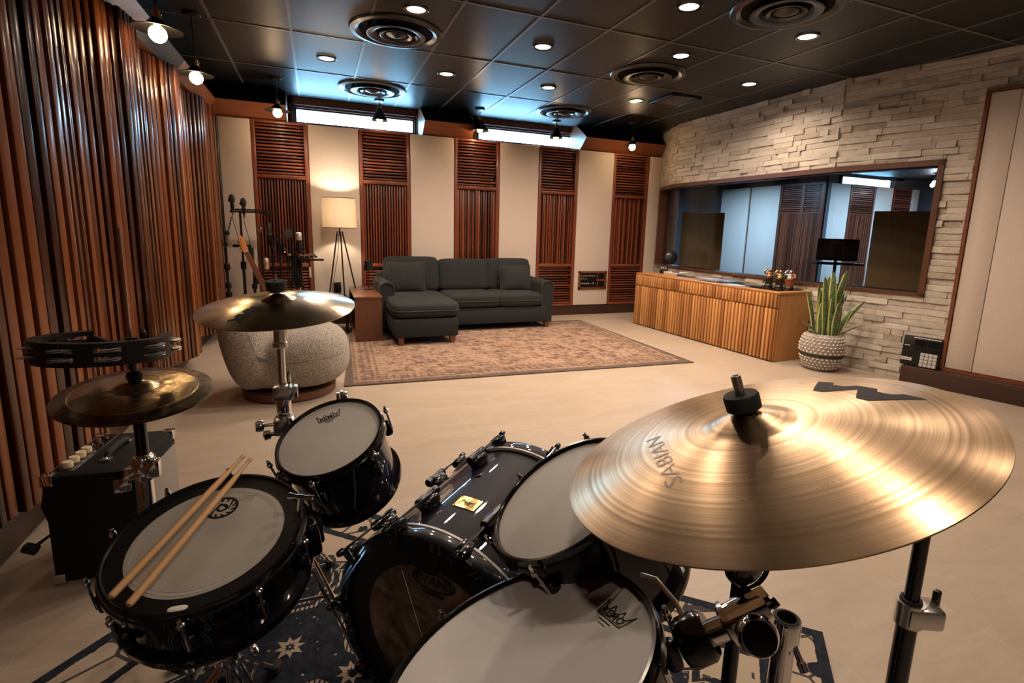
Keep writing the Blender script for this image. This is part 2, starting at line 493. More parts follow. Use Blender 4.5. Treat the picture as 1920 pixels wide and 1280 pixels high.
def m_snarehead():
    m = Mat('clear_snare_head'); v = m.obj(); g = m.noise(v, 9, 4, .6); w = m.noise(m.obj((1, 1, 1)), 45, 4, .6)
    c = m.ramp(g, [(.3, (.36, .335, .30)), (.7, (.44, .415, .375))])
    m.set(col=c, rough=.30, spec=.5, coat=.15, coatr=.2); m.bump(w, .04, .001); return m.m
SNHEAD = m_snarehead()
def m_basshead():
    m = Mat('bass_head_painted_reflections'); v = m.obj(); g = m.noise(v, 8, 5, .6, 1.6); f = m.noise(v, 160, 2, .6)
    c = m.ramp(g, [(.36, (.05, .032, .022)), (.5, (.17, .11, .072)), (.62, (.28, .19, .125)), (.72, (.13, .08, .053))])  # brown clouds paint the clear head's reflections and see-through look
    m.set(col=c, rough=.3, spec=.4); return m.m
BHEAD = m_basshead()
RINGBLK = plain('black_damping_ring', (.006, .006, .0065), .45, spec=.35)
WOODHOOP = plain('pale_hoop_edge', (.70, .67, .64), .3)

def m_glass(name, tint=(1, 1, 1), refl=.02):
    m = Mat(name); m.nt.nodes.remove(m.b)
    t = m.n('ShaderNodeBsdfTransparent'); t.inputs[0].default_value = (*tint, 1)
    g = m.n('ShaderNodeBsdfGlossy'); g.inputs['Roughness'].default_value = .0
    f = m.n('ShaderNodeLayerWeight'); f.inputs[0].default_value = .5
    k = X(f.outputs['Facing']).pow(5.0) * .7 + refl
    mx = m.n('ShaderNodeMixShader'); m.lk(k, mx.inputs[0]); m.lk(t.outputs[0], mx.inputs[1]); m.lk(g.outputs[0], mx.inputs[2])
    m.lk(mx.outputs[0], m.out.inputs[0]); return m.m
GLASS = m_glass('window_glass')
GLASSC = m_glass('control_room_glass', (.84, .87, .89))
def m_emit(name, col, s):
    m = Mat(name); m.set(col=(.8, .8, .8), em=col, ems=s, rough=.5); return m.m
LENS = m_emit('downlight_lens', (1, .78, .52), 9)
BULB = m_emit('lamp_bulb', (1, .72, .40), 22)
BULBC = m_emit('cool_bulb', (.80, .90, 1), 14)
def m_shade():
    m = Mat('linen_shade'); v = m.obj(); x, y, z = m.sep(v)
    f = m.noise(m.obj((1, 1, 12)), 60, 3, .6)
    d = m.n('ShaderNodeBsdfDiffuse'); t = m.n('ShaderNodeBsdfTranslucent')
    c = m.ramp(f, [(.3, (.82, .74, .62)), (.7, (.90, .83, .72))])
    m.lk(c, d.inputs[0]); m.lk(c, t.inputs[0])
    mx = m.n('ShaderNodeMixShader'); mx.inputs[0].default_value = .55
    m.lk(d.outputs[0], mx.inputs[1]); m.lk(t.outputs[0], mx.inputs[2]); m.nt.nodes.remove(m.b); m.lk(mx.outputs[0], m.out.inputs[0]); return m.m
SHADE = m_shade()
def m_leaf():
    m = Mat('snake_plant_leaf'); v = m.obj(); e = m.attr('edge')
    f = m.noise(m.obj((1.2, 1.2, 5)), 16, 4, .7, 1.5)
    c = m.ramp(f, [(.38, (.022, .060, .020)), (.52, (.085, .15, .055)), (.66, (.17, .23, .10))])
    c = m.mix(((e - .68) * 9.0).clamp(), c, (.52, .50, .17))
    m.set(col=c, rough=.42, spec=.4); return m.m
LEAF = m_leaf()
POT = speck('woven_grey_pot', (.30, .26, .23), .8, 60, .35, .5, .004)
POTD = plain('pot_dark_band', (.035, .03, .027), .8)
BEAD = plain('pale_bead', (.62, .57, .51), .7)
SOIL = speck('soil', (.03, .02, .014), .95, 90, .5, .8, .006)
TOLEX = speck('black_tolex', (.009, .009, .009), .7, 420, .5, .4, .001, spec=.2)
NICKEL = plain('nickel', (.74, .73, .71), .34, .75)
def m_grille():
    m = Mat('silver_grille_cloth'); v = m.obj(); x, y, z = m.sep(v)
    w = ((y * 900.0).sin() * (z * 900.0).sin()); f = m.noise(v, 300, 2, .5)
    c = m.ramp(w * .4 + f * .4 + .15, [(.2, (.12, .11, .10)), (.6, (.42, .39, .35))])
    m.set(col=c, rough=.8); return m.m
GRILLE = m_grille()
MESHM = speck('mic_mesh', (.50, .49, .46), .4, 500, .5, .5, .001, metal=.8)
MESHD = speck('dark_mic_mesh', (.03, .03, .03), .5, 500, .6, .5, .001, metal=.4)
MICBEIGE = plain('champagne_mic', (.46, .38, .28), .35, .6)
STAT_C = plain('copper_paint', (.50, .19, .08), .35, .7)
STAT_G = plain('antique_gold_paint', (.52, .36, .12), .35, .8)
STAT_D = plain('bronze_dark_paint', (.045, .035, .022), .4, .5)
STAT_S = plain('silver_paint', (.55, .53, .52), .35, .7)
STAT_R = plain('rust_paint', (.38, .09, .035), .4, .4)
PAPER1 = plain('printed_page', (.22, .21, .23), .35)
PAPER2 = plain('magazine_cover', (.06, .06, .075), .3)
PAPER3 = plain('pale_page', (.52, .50, .49), .5)
SCREEN = plain('dark_screen', (.006, .007, .009), .08, coat=.5)
GOBO = wood('speaker_cabinet_wood', (.22, .115, .04), (.40, .23, .09), 'z', rough=.5, tone=.2)
CTRLWALL = plain('control_wall_paint', (.055, .055, .057), .7)
# ------------------------------------------------------------------ camera
CAMP = V((0, 0, 1.275))
_t, _p, _r = .388879, .174409, .0288892
_f = V((sin(_t) * cos(_p), cos(_t) * cos(_p), -sin(_p))); _ri = V((cos(_t), -sin(_t), 0)); _up = _ri.cross(_f)
_a = _ri * cos(_r) + _up * sin(_r); _b = -_ri * sin(_r) + _up * cos(_r)
cam = bpy.data.cameras.new('camera'); co = bpy.data.objects.new('camera', cam); COL.objects.link(co)
mw = M.Identity(4)
for i in range(3):
    mw[i][0] = _a[i]; mw[i][1] = _b[i]; mw[i][2] = -_f[i]; mw[i][3] = CAMP[i]
co.matrix_world = mw
cam.sensor_width = 36; cam.sensor_fit = 'HORIZONTAL'; cam.lens = 970.476 / 1920 * 36
cam.shift_x = (960 - 990.276) / 1920; cam.shift_y = (599.986 - 640) / 1920; cam.clip_start = .02; cam.clip_end = 100
SC.camera = co

H = 2.786                      # ceiling
# ------------------------------------------------------------------ floor, ceiling, plain walls
b = MB(); b.box((2.6, 2.35, -.05), (8.2, 10.4, .1)); struct(b.build('floor', FLOOR))
b = MB()
gx, gy, A, B = -.1227, 4.898, .5635, 1.153
for i in range(-3, 13):
    for j in range(-7, 3):
        x0, x1, y0, y1 = gx + A * i, gx + A * (i + 1), gy + B * j, gy + B * (j + 1)
        x0, x1, y1 = max(x0, -1.45), min(x1, 6.6), min(y1, 7.44); y0 = max(y0, -2.8)
        if x1 - x0 < .05 or y1 - y0 < .05: continue
        b.mi = 0; b.box(((x0 + x1) / 2, (y0 + y1) / 2, H + .02), (x1 - x0 - .004, y1 - y0 - .004, .04))
b.mi = 1
for i in range(-2, 13): b.box((gx + A * i, 2.32, H + .004), (.022, 10.24, .016))
for j in range(-6, 3): b.box((2.6, gy + B * j, H + .0035), (8.1, .022, .016))
b.mi = 2; b.box((2.6, 2.32, H + .08), (8.2, 10.3, .06))
struct(b.build('ceiling', [CEIL, TBAR, BLKPAINT], smooth=False))
b = MB(); b.box((2.6, -2.86, 1.42), (8.2, .1, 2.84)); struct(b.build('wall_front', STUD))
b = MB(); b.box((-1.42, 2.3, 1.42), (.1, 10.3, 2.84)); struct(b.build('wall_left', BLACK_IN))
# back wall: solid behind the panels, open where the two strip windows are
b = MB()
YB = 7.07
b.box((2.0, YB + .06, 1.215), (6.9, .12, 2.43))
b.box((2.0, YB + .18, 2.36), (6.9, .36, .14))             # sill shelf below the strip windows
b.box((-.85, 7.40, 2.6), (1.2, .1, .40)); b.box((1.73, 7.40, 2.6), (.74, .1, .40)); b.box((4.55, 7.40, 2.6), (1.6, .1, .40))
struct(b.build('wall_back', STUD))
b = MB(); b.box((2.03, 7.015, .0725), (6.1, .05, .145)); struct(b.build('baseboard_back', W_DARK))
b = MB(); b.box((-1.24, 2.2, .066), (.24, 10.0, .132)); struct(b.build('baseboard_left', W_DARKY))

# ------------------------------------------------------------------ strip windows with the sky beyond
def strip_window(n, x0, x1, lab):
    r = bpy.data.objects.new('window_%d' % n, None); COL.objects.link(r); r.location = ((x0 + x1) / 2, 7.36, 2.44); struct(r)
    w = x1 - x0; h = H - 2.44
    f = MB()
    for k, (t, dy, dep) in enumerate([(.050, 0, .10), (.075, .03, .07), (.095, .055, .05)]):
        f.box((-w / 2 + t / 2, dy, h / 2), (t, dep, h)); f.box((w / 2 - t / 2, dy, h / 2), (t, dep, h))
        f.box((0, dy, h - (t + .035) / 2), (w, dep, t + .035)); f.box((0, dy, .02 + k * .008), (w, dep, .04 + k * .016))
    f.build('window_frame', W_TRIM, r)
    g = MB(); g.box((0, .07, h / 2), (w - .15, .008, h - .1)); g.build('window_glass', GLASS, r)
strip_window(1, -.262, 1.36, '')
strip_window(2, 2.10, 3.735, '')

# soffits: a nose of wood under a black upper face, three along the back, one along the left wall
def soffit(n, poly, a0, a1, axis, faces):
    b = MB(); k = len(poly)
    P = (lambda q, a: (a, q[0], q[1])) if axis == 'x' else (lambda q, a: (q[0], a, q[1]))
    vs = [P(q, a0) for q in poly] + [P(q, a1) for q in poly]
    for i in range(k):
        j = (i + 1) % k
        b.mi = faces[i]; b.add([vs[i], vs[j], vs[k + j], vs[k + i]], [(0, 1, 2, 3)])
    b.mi = faces[-1]; b.add(vs[:k], [tuple(range(k))]); b.add(vs[k:], [tuple(range(k))])
    return struct(b.build('trim_%d' % n, [W_SOFF if axis == 'x' else W_SOFFY, BLKPAINT, LEATHER], smooth=False))
SP = [(7.0, 2.432), (6.81, 2.58), (7.06, 2.735), (7.16, 2.786), (7.34, 2.786), (7.34, 2.432)]
FC = [0, 1, 1, 1, 1, 0, 0]
soffit(1, SP, -1.05, -.262, 'x', FC); soffit(2, SP, 1.36 - .04, 2.10 - .12, 'x', FC); soffit(3, SP, 3.735 - .13, 5.1, 'x', FC)
LP = [(-1.04, 2.45), (-.955, 2.57), (-1.10, 2.72), (-1.14, 2.786), (-1.36, 2.786), (-1.36, 2.45)]
soffit(4, LP, 5.35, 6.84, 'y', FC)
soffit(5, LP, 4.35, 5.35, 'y', [2, 1, 1, 1, 1, 0, 0]); soffit(6, LP, -2.7, 4.35, 'y', FC)
b = MB(); b.box((-1.03, 5.0, 2.60), (.008, .012, .1), M.Rotation(rad(-35), 3, 'Y')); struct(b.build('trim_7', TBAR))
b = MB(); b.box((-.985, 6.99, 1.28), (.014, .03, 2.3)); struct(b.build('trim_8', CHROMEB))

# ------------------------------------------------------------------ slatted wave wall on the left
def wave(y): return -1.055 + .085 * cos(2 * PI * (min(y, 6.22) - 5.08) / 1.12) - max(0, y - 6.22) * .05
def wave_n(y):
    if y > 6.22: return V((1, .05, 0)).normalized(), V((-.05, 1, 0)).normalized()
    d = -.085 * 2 * PI / 1.12 * sin(2 * PI * (y - 5.08) / 1.12); return V((1, -d, 0)).normalized(), V((d, 1, 0)).normalized()
edges = [-.2, .60, 1.72, 2.84, 3.96, 5.08, 6.20, 6.96]
edges = [1.16 - 2.24, 1.16 - 1.12, 1.16, 2.28, 3.40, 4.52, 5.64, 6.93]
where = ['outside the frame at left', 'outside the frame at left', 'curved red-brown slat module at the extreme left edge of the photo, behind the amplifier',
         'curved glossy red-brown slat module second from the left edge, behind the tambourine rod',
         'curved glossy red-brown slat module between the two near left pendant lamps',
         'curved red-brown slat module below the second pendant lamp, behind the crash cymbal',
         'curved red-brown slat module running into the back left corner beside the microphone stands']
rs = random.Random(11)
for k in range(2, 7):
    y0, y1 = edges[k], edges[k + 1]
    if k == 2: y0 = -.3
    t = thing('curved_slat_panel', where[k], 'wall panel', (-1.2, (y0 + y1) / 2, .132), 0, 'slatted wave panels of the left wall')
    ox, oy, oz = t.location
    s = MB(); y = y0 + .004; ztop = 2.44
    while y < y1 - .02:
        n_, t_ = wave_n(y); step = .052 * t_.y
        if t_.y < .1: step = .02
        c = V((wave(y + step / 2), y + step / 2, 0)); nn, tt = wave_n(c.y)
        w = rs.choice([.031, .034, .038]); dp = rs.choice([.028, .034, .040])
        s.tone = rs.choice([.05, .2, .3, .45, .55, .7, .9, 1.0]); R = M(((tt.x, nn.x, 0), (tt.y, nn.y, 0), (0, 0, 1)))
        p = c + nn * (dp / 2 - .02)
        s.box((p.x - ox, p.y - oy, (ztop - .132) / 2), (w, dp, ztop - .132 - rs.uniform(0, .004)), R, bev=.004)
        y += step
    s.build('slats', W_SLAT, t)
    bk = MB(); N = 28
    pts = [(wave(y0 + (y1 - y0) * i / N) - .03 - ox, y0 + (y1 - y0) * i / N - oy) for i in range(N + 1)]
    bk.prism(pts + [(-1.30 - ox, y1 - oy), (-1.30 - ox, y0 - oy)], 0, 2.300); bk.build('backing', BLACK_IN, t, smooth=False)

# ------------------------------------------------------------------ back wall panels, left to right
PX = [-.981, -.649, -.049, .533, 1.154, 1.738, 2.369, 2.959, 3.576, 4.179, 4.802, 5.06]
slat_lab = ['slatted red-brown wall panel behind the guitar and microphone stands', 'slatted red-brown wall panel beside the floor lamp, left of the sofa back',
            'slatted red-brown wall panel behind the middle of the sofa', 'slatted red-brown wall panel just right of the sofa',
            'slatted red-brown wall panel nearest the stone wall']
white_lab = ['narrow cream fabric panel in the back left corner behind the microphones', 'cream fabric panel lit by the floor lamp',
             'cream fabric panel behind the left part of the sofa', 'cream fabric panel behind the right sofa cushion',
             'cream fabric panel holding the connector plate', 'narrow cream fabric panel touching the stone wall corner']
rs = random.Random(5)
def slat_panel(k, x0, x1):
    t = thing('slatted_wall_panel', slat_lab[k], 'wall panel', ((x0 + x1) / 2, 7.0, .147), 0, 'slatted panels of the back wall')
    w = x1 - x0; z0 = .147; ZT = 2.428 - z0; st = .042
    f = MB(); f.tone = .55
    for sx in (-1, 1): f.box((sx * (w / 2 - st / 2), .015, ZT / 2), (st, .09, ZT), bev=.003)
    f.build('stiles', W_RED, t)
    r = MB(); r.tone = .6
    for za, zb in ((0, .03), (.735 - z0, .778 - z0), (1.779 - z0, 1.821 - z0), (ZT - .028, ZT)):
        r.box((0, .018, (za + zb) / 2), (w - 2 * st, .085, zb - za), bev=.003)
    r.build('rails', W_REDX, t)
    bk = MB(); bk.box((0, .058, ZT / 2), (w - .02, .012, ZT - .02)); bk.build('backing', BLACK_IN, t)
    def louvre(za, zb, n):
        q = MB(); p = (zb - za) / n
        for i in range(n):
            q.tone = rs.choice([.1, .3, .5, .6, .8]); sh = rs.choice([0, 0, 0, .03]) if k > 1 else 0
            q.box((-sh / 2, .020 + rs.uniform(0, .010), za + p * (i + .5)), (w - 2 * st - .006 - sh, .05, p * .56), bev=.003)
        return q.build('horizontal_slats', W_REDX, t)
    louvre(1.823 - z0, ZT - .03, 15); louvre(.03, .733 - z0, 15)
    q = MB()
    n = 16 if k < 2 else 15; wi = w - 2 * st; p = wi / n
    for i in range(n):
        q.tone = rs.choice([.1, .3, .5, .6, .8]) if k < 2 else rs.choice([.05, .2, .5, .8, 1.0, 1.0])
        ww = p * .56 if k < 2 else p * rs.choice([.4, .5, .62, .8])
        q.box((-wi / 2 + p * (i + .5), .018 + rs.uniform(0, .018 if k < 2 else .03), (1.779 + .778) / 2 - z0), (ww, .05, 1.779 - .778 - .004), bev=.003)
    q.build('vertical_slats', W_RED, t)
def fabric_panel(k, x0, x1):
    t = thing('fabric_wall_panel', white_lab[k], 'wall panel', ((x0 + x1) / 2, 7.0, .15), 0, 'cream fabric panels of the back wall')
    w = x1 - x0
    f = MB(); f.box((0, .012, 1.137), (w - .012, .09, 2.27), bev=.010); f.build('fabric', FABRICW, t)
    e = MB(); e.box((0, .035, 1.139), (w - .002, .06, 2.276)); e.build('panel_frame', W_TRIM if k in (4, 5) else FABRICE, t)
iw = isl = 0
for i in range(11):
    if i % 2 == 0: fabric_panel(iw, PX[i], PX[i + 1]); iw += 1
    else: slat_panel(isl, PX[i], PX[i + 1]); isl += 1
# connector plate in the fifth cream panel
t = thing('connector_plate', 'wood framed black connector plate low on the cream panel right of the sofa', 'connector plate', (3.895, 6.962, .53))
f = MB(); w, h, s_ = .485, .275, .03
f.box((0, 0, h / 2 - s_ / 2), (w, .03, s_)); f.box((0, 0, -h / 2 + s_ / 2), (w, .03, s_)); f.box((-w / 2 + s_ / 2, 0, 0), (s_, .03, h)); f.box((w / 2 - s_ / 2, 0, 0), (s_, .03, h)); f.box((.15, 0, .0), (.13, .028, .022)); f.box((.083, 0, 0), (.012, .028, h))
f.build('plate_frame', W_REDX, t)
f = MB(); f.box((-.06, .006, 0), (.30, .012, .225)); f.build('jack_plate', BLACK, t)
f = MB(); f.box((.15, .006, .06), (.12, .012, .09)); f.build('blank_plate', SCREEN, t)
f = MB(); f.box((.15, .006, -.06), (.12, .012, .09)); f.build('blank_plate', SCREEN, t)
Rm = M.Rotation(PI / 2, 4, 'X')
for (n, x0, z, r, m_) in ((8, -.195, .068, .011, CHROMEB), (4, -.195, .025, .011, CHROMEB), (5, -.195, -.05, .010, GREYPL), (2, -.01, -.05, .010, BRASS)):
    for i in range(n):
        j = MB(); j.lathe([(r, 0), (r, .010), (r * .55, .012), (r * .5, .004), (0, .004)], 12, M.Translation((x0 + .0325 * i, .001, z)) @ Rm); j.build('jack', m_, t)
# ------------------------------------------------------------------ stone wall on the right, bent in three runs, with the control room window
WP = [V((5.07, 7.02)), V((4.82, 6.30)), V((4.83, 3.80)), V((5.25, 2.25)), V((5.95, -.35)), V((6.6, -2.8))]
def seg(i):
    a, b_ = WP[i], WP[i + 1]; d = (b_ - a); L = d.length; d = d / L
    n = V((d.y, -d.x))                       # faces the room (towards -x)
    if n.x > 0: n = -n
    return a, d, n, L
HZ0, HZ1 = .775, 1.965                       # window opening
def hole(i):
    return {0: (.12, 9), 1: (-1, 9), 2: (-1, .885)}.get(i)
rs = random.Random(21)
st = MB(); hcourse = .0557
def stone_at(i, s0, s1, z0, z1):
    a, d, n, L = seg(i)
    if s1 - s0 < .012 or z1 - z0 < .01: return
    dep = rs.uniform(.018, .045) if i != 0 else rs.uniform(.018, .032); st.tone = rs.choice([.2, .45, .5, .55, .6, .65, .7, .8, .9]) + rs.uniform(-.05, .05)
    nu = max(2, int((s1 - s0) / .07)); nv = 2
    g = .0012
    vs = []; fs = []
    for v in range(nv + 1):
        for u in range(nu + 1):
            s = s0 + g + (s1 - s0 - 2 * g) * u / nu; z = z0 + g + (z1 - z0 - 2 * g) * v / nv
            q = dep + (noise.noise((s * 23 + i * 7, z * 40, dep * 50)) * .008) + rs.uniform(-.002, .002)
            if u in (0, nu) or v in (0, nv): q -= rs.uniform(.001, .006)
            p = a + d * s + n * q; vs.append((p.x, p.y, z))
    W_ = nu + 1
    for v in range(nv):
        for u in range(nu): fs.append((v * W_ + u, v * W_ + u + 1, (v + 1) * W_ + u + 1, (v + 1) * W_ + u))
    ring = [u for u in range(W_)] + [v * W_ + nu for v in range(1, nv + 1)] + [nv * W_ + u for u in range(nu - 1, -1, -1)] + [v * W_ for v in range(nv - 1, 0, -1)]
    base = len(vs)
    for r in ring:
        x, y, z = vs[r]
        # push back to the wall plane
        p2 = V((x, y)) - a; k = p2.dot(n); q = V((x, y)) - n * (k + .004); vs.append((q.x, q.y, z))
    m = len(ring)
    for k in range(m): fs.append((ring[k], ring[(k + 1) % m], base + (k + 1) % m, base + k))
    st.add(vs, fs)
for i in range(0, 4):
    a, d, n, L = seg(i); hl = hole(i)
    nc = int(H / hcourse)
    for c in range(nc + 1):
        z0, z1 = c * hcourse, min((c + 1) * hcourse, H)
        s = -rs.uniform(0, .2); 
        while s < L:
            ln = rs.choice([.10, .14, .18, .22, .26, .30, .36]); s0, s1 = max(s, 0), min(s + ln, L); s += ln
            if s1 <= s0: continue
            if i == 2 and s0 > 1.13 and z0 > .18 and z1 < 2.46: continue         # behind the fabric panels
            if i == 3 and z1 < 2.46 and z0 > .18: continue
            if hl and z1 > HZ0 + .004 and z0 < HZ1 - .004:
                parts = []
                # stone pieces above and below the opening, and beside it
                if s0 < hl[0]: parts.append((s0, min(s1, hl[0]), z0, z1))
                if s1 > hl[1]: parts.append((max(s0, hl[1]), s1, z0, z1))
                m0, m1 = max(s0, hl[0]), min(s1, hl[1])
                if m1 > m0:
                    if z0 < HZ0: parts.append((m0, m1, z0, HZ0))
                    if z1 > HZ1: parts.append((m0, m1, HZ1, z1))
                for q in parts: stone_at(i, *q)
            else: stone_at(i, s0, s1, z0, z1)
o = st.build('wall_right', [STONE], smooth=True, angle=28); struct(o)
# core of that wall behind the stone
b = MB()
def corebox(i, s0, s1, z0, z1, t=.16, back=.0):
    a, d, n, L = seg(i); p0 = a + d * s0 - n * back; p1 = a + d * s1 - n * back; q1 = p1 - n * t; q0 = p0 - n * t
    b.prism([tuple(p0), tuple(p1), tuple(q1), tuple(q0)], z0, z1)
for i in range(5):
    L = seg(i)[3]
    if i in (0, 1, 2):
        corebox(i, 0, L, 0, HZ0 - .006); corebox(i, 0, L, HZ1 + .006, H)
        h0, h1 = hole(i)
        if i == 0: corebox(0, 0, h0, HZ0 - .006, HZ1 + .006)
        if i == 2: corebox(2, h1, L, HZ0 - .006, HZ1 + .006)
    else: corebox(i, 0, L, 0, H)
struct(b.build('wall_right_core', STUD, smooth=False))
# window frame and three panes
r = bpy.data.objects.new('window_3', None); COL.objects.link(r); r.location = (4.9, 4.8, HZ0); struct(r)
def wpt(i, s, off): a, d, n, L = seg(i); p = a + d * s + n * off; return p
def chain(s_in, off): # the frame line in plan
    a0 = wpt(0, .12 + s_in, off)
    def inter(i):
        a, d, n, L = seg(i); a2, d2, n2, L2 = seg(i + 1); p = a + n * off; q = a2 + n2 * off
        den = d.x * d2.y - d.y * d2.x; t = ((q.x - p.x) * d2.y - (q.y - p.y) * d2.x) / den; return p + d * t
    return [a0, inter(0), inter(1), wpt(2, .885 - s_in, off)]
f = MB()
fo, fi = chain(0, .052), chain(0, -.12)
def rail(z0, z1):
    for k in range(3):
        f.prism([tuple(fo[k]), tuple(fo[k + 1]), tuple(fi[k + 1]), tuple(fi[k])], z0 - HZ0, z1 - HZ0, M.Translation(-V((4.9, 4.8, 0))))
rail(HZ0, HZ0 + .030); rail(HZ1 - .050, HZ1)
fo2, fi2 = chain(.045, .052), chain(.045, -.12)
for k, kk in ((0, 0), (3, 3)):
    f.prism([tuple(fo[k]), tuple(fo2[k]), tuple(fi2[k]), tuple(fi[k])], 0, HZ1 - HZ0, M.Translation(-V((4.9, 4.8, 0))))
f.build('window_frame', W_TRIM, r, smooth=False)
f = MB(); fo, fi = chain(.045, .0), chain(.045, -.10)
for k in range(3):
    f.prism([tuple(fo[k]), tuple(fo[k + 1]), tuple(fi[k + 1]), tuple(fi[k])], .030, .036, M.Translation(-V((4.9, 4.8, 0))))
    f.prism([tuple(fo[k]), tuple(fo[k + 1]), tuple(fi[k + 1]), tuple(fi[k])], HZ1 - HZ0 - .056, HZ1 - HZ0 - .050, M.Translation(-V((4.9, 4.8, 0))))
f.build('black_lining', BLACK, r, smooth=False)
c0, c1 = chain(.045, -.055), chain(.045, -.065)
for k in range(3):
    g = MB(); e = (c0[k + 1] - c0[k]).normalized() * .004
    g.prism([tuple(c0[k] + e), tuple(c0[k + 1] - e), tuple(c1[k + 1] - e), tuple(c1[k] + e)], .035, HZ1 - HZ0 - .055, M.Translation(-V((4.9, 4.8, 0))))
    g.build('window_pane', GLASSC, r, smooth=False)
# fabric panels at far right, in a wood trim, above a deep dark base
def onC(i, s, off, z): p = wpt(i, s, off); return V((p.x, p.y, z))
a, d, n, L = seg(2); yaw = math.atan2(d.y, d.x)
t = thing('fabric_wall_panel', 'wide cream fabric panel at the right edge of the photo, above the dark base', 'wall panel', onC(2, 1.09, .03, .152), yaw)
Ltot = L - 1.09 + 1.6
f = MB(); Hh = 2.486 - .152
def lx(v): return v
for s0, s1 in ((.030, .215), (.219, 2.05)):
    f.box(((s0 + s1) / 2, 0, Hh / 2), (s1 - s0, .05, Hh - .06), bev=.006)
f.build('fabric', FABRICW, t)
f = MB(); f.tone = .7
f.box((.013, 0, Hh / 2), (.026, .075, Hh)); f.box((1.03, 0, Hh - .013), (2.06, .075, .026)); f.box((1.03, 0, .013), (2.06, .075, .026))
f.build('panel_frame', W_SOFF, t, smooth=False)
b = MB(); R3 = M.Rotation(yaw, 4, 'Z'); o3 = onC(2, .83, .075, 0)
b.add([], []); b.box((1.2, 0, .076), (2.4, .15, .152), bev=.004)
o = b.build('baseboard_right', W_DARK); o.matrix_world = M.Translation(o3) @ R3; struct(o)

# ------------------------------------------------------------------ control room behind the glass
b = MB(); b.box((9.4, 6.95, -.06), (8.0, 10.5, .1)); o = b.build('floor_control_room', W_DARK); struct(o)
b = MB(); b.box((9.4, 6.95, 2.70), (8.0, 10.5, .1)); struct(b.build('ceiling_control_room', BLKPAINT))
b = MB()
b.box((10.09, 10.1, 1.35), (.1, 4.1, 2.7)); b.box((11.8, 8.28, 1.2), (3.6, .1, 2.4))
b.box((10.35, 8.28, 2.55), (.5, .1, .3)); b.box((13.0, 8.28, 2.55), (1.2, .1, .3)); b.box((11.6, 8.28, 2.66), (2.2, .1, .1))
b.box((13.4, 5.0, 1.35), (.1, 6.7, 2.7)); b.box((9.35, 1.8, 1.35), (8.1, .1, 2.7)); b.box((5.35, 9.6, 1.35), (.1, 5.0, 2.7)); b.box((7.7, 12.1, 1.35), (4.8, .1, 2.7))
struct(b.build('wall_control_room', CTRLWALL))
rs = random.Random(9)
def cpanel(lab, x, y, yaw, w, slat, grp):
    t = thing('slatted_wall_panel' if slat else 'fabric_wall_panel', lab, 'wall panel', (x, y, .15), yaw, grp)
    h = 2.43 - .15
    if not slat:
        f = MB(); f.box((0, 0, h / 2), (w - .03, .06, h), bev=.008); f.build('fabric', FABRICW, t)
        f = MB(); f.box((0, .02, h / 2), (w, .03, h + .01)); f.build('panel_frame', W_TRIM, t); return
    f = MB(); f.tone = .3
    for sx in (-1, 1): f.box((sx * (w / 2 - .02), 0, h / 2), (.04, .07, h))
    for z in (.02, 1.65, h - .015): f.box((0, 0, z), (w - .08, .07, .04))
    f.build('panel_frame', W_RED, t)
    f = MB(); f.box((0, .03, h / 2), (w - .02, .012, h - .02)); f.build('backing', BLACK_IN, t)
    q = MB()
    for i in range(14): q.tone = rs.choice([.1, .4, .7]); q.box((0, -.003, 1.68 + .58 * (i + .5) / 14), (w - .085, .04, .024))
    q.build('horizontal_slats', W_REDX, t)
    q = MB(); nn = int(w / .036)
    for i in range(nn): q.tone = rs.choice([.1, .4, .7, 1]); q.box((-w / 2 + .04 + (w - .08) * (i + .5) / nn, -.003, .84), (.022, .04, 1.58))
    q.build('vertical_slats', W_RED, t)
G1, G2 = 'cream panels of the control room', 'slatted panels of the control room'
cpanel('left cream panel in blue light behind the control room glass', 10.0, 10.62, -PI / 2, .98, False, G1)
cpanel('right cream panel in blue light behind the glass, left of the dark double slats', 10.0, 9.65, -PI / 2, .90, False, G1)
cpanel('left half of the dark double slatted panel behind the glass', 10.0, 8.88, -PI / 2, .60, True, G2)
cpanel('right half of the dark double slatted panel behind the glass', 10.0, 8.33, -PI / 2, .50, True, G2)
cpanel('cream panel behind the glass right of the double slats', 10.52, 8.18, 0, .72, False, G1)
cpanel('slatted panel behind the glass above the dark monitor', 11.27, 8.18, 0, .78, True, G2)
cpanel('cream panel behind the glass right of the dark monitor', 11.98, 8.18, 0, .60, False, G1)
cpanel('slatted panel behind the glass above the brown cabinet at right', 12.60, 8.18, 0, .62, True, G2)
cpanel('narrow cream panel between two slatted ones at the right end of the glass', 13.06, 8.18, 0, .28, False, G1)
r = bpy.data.objects.new('window_4', None); COL.objects.link(r); r.location = (11.5, 8.28, 2.4); struct(r)
f = MB(); f.box((0, -.02, .02), (1.8, .12, .04)); f.box((0, -.02, .2), (1.8, .12, .03)); f.box((-.88, -.02, .1), (.04, .12, .2)); f.box((.88, -.02, .1), (.04, .12, .2)); f.build('window_frame', W_TRIM, r)
g = MB(); g.box((0, .02, .1), (1.72, .006, .16)); g.build('window_glass', GLASS, r)
def cabinet_box(lab, x, y, yaw, h):
    t = thing('speaker_cabinet', lab, 'speaker', (x, y, 0), yaw)
    f = MB(); f.tone = .5; f.box((0, 0, h / 2), (.66, .5, h), bev=.01); f.build('cabinet_body', GOBO, t)
    f = MB(); f.box((0, .255, h * .6), (.52, .02, h * .6)); f.build('front_grille', BLACK, t)
cabinet_box('brown wooden cabinet behind the left end of the control room glass', 6.02, 7.10, rad(-40), 1.62)
cabinet_box('tall brown wooden cabinet behind the right end of the control room glass', 6.55, 4.12, rad(-62), 1.60)
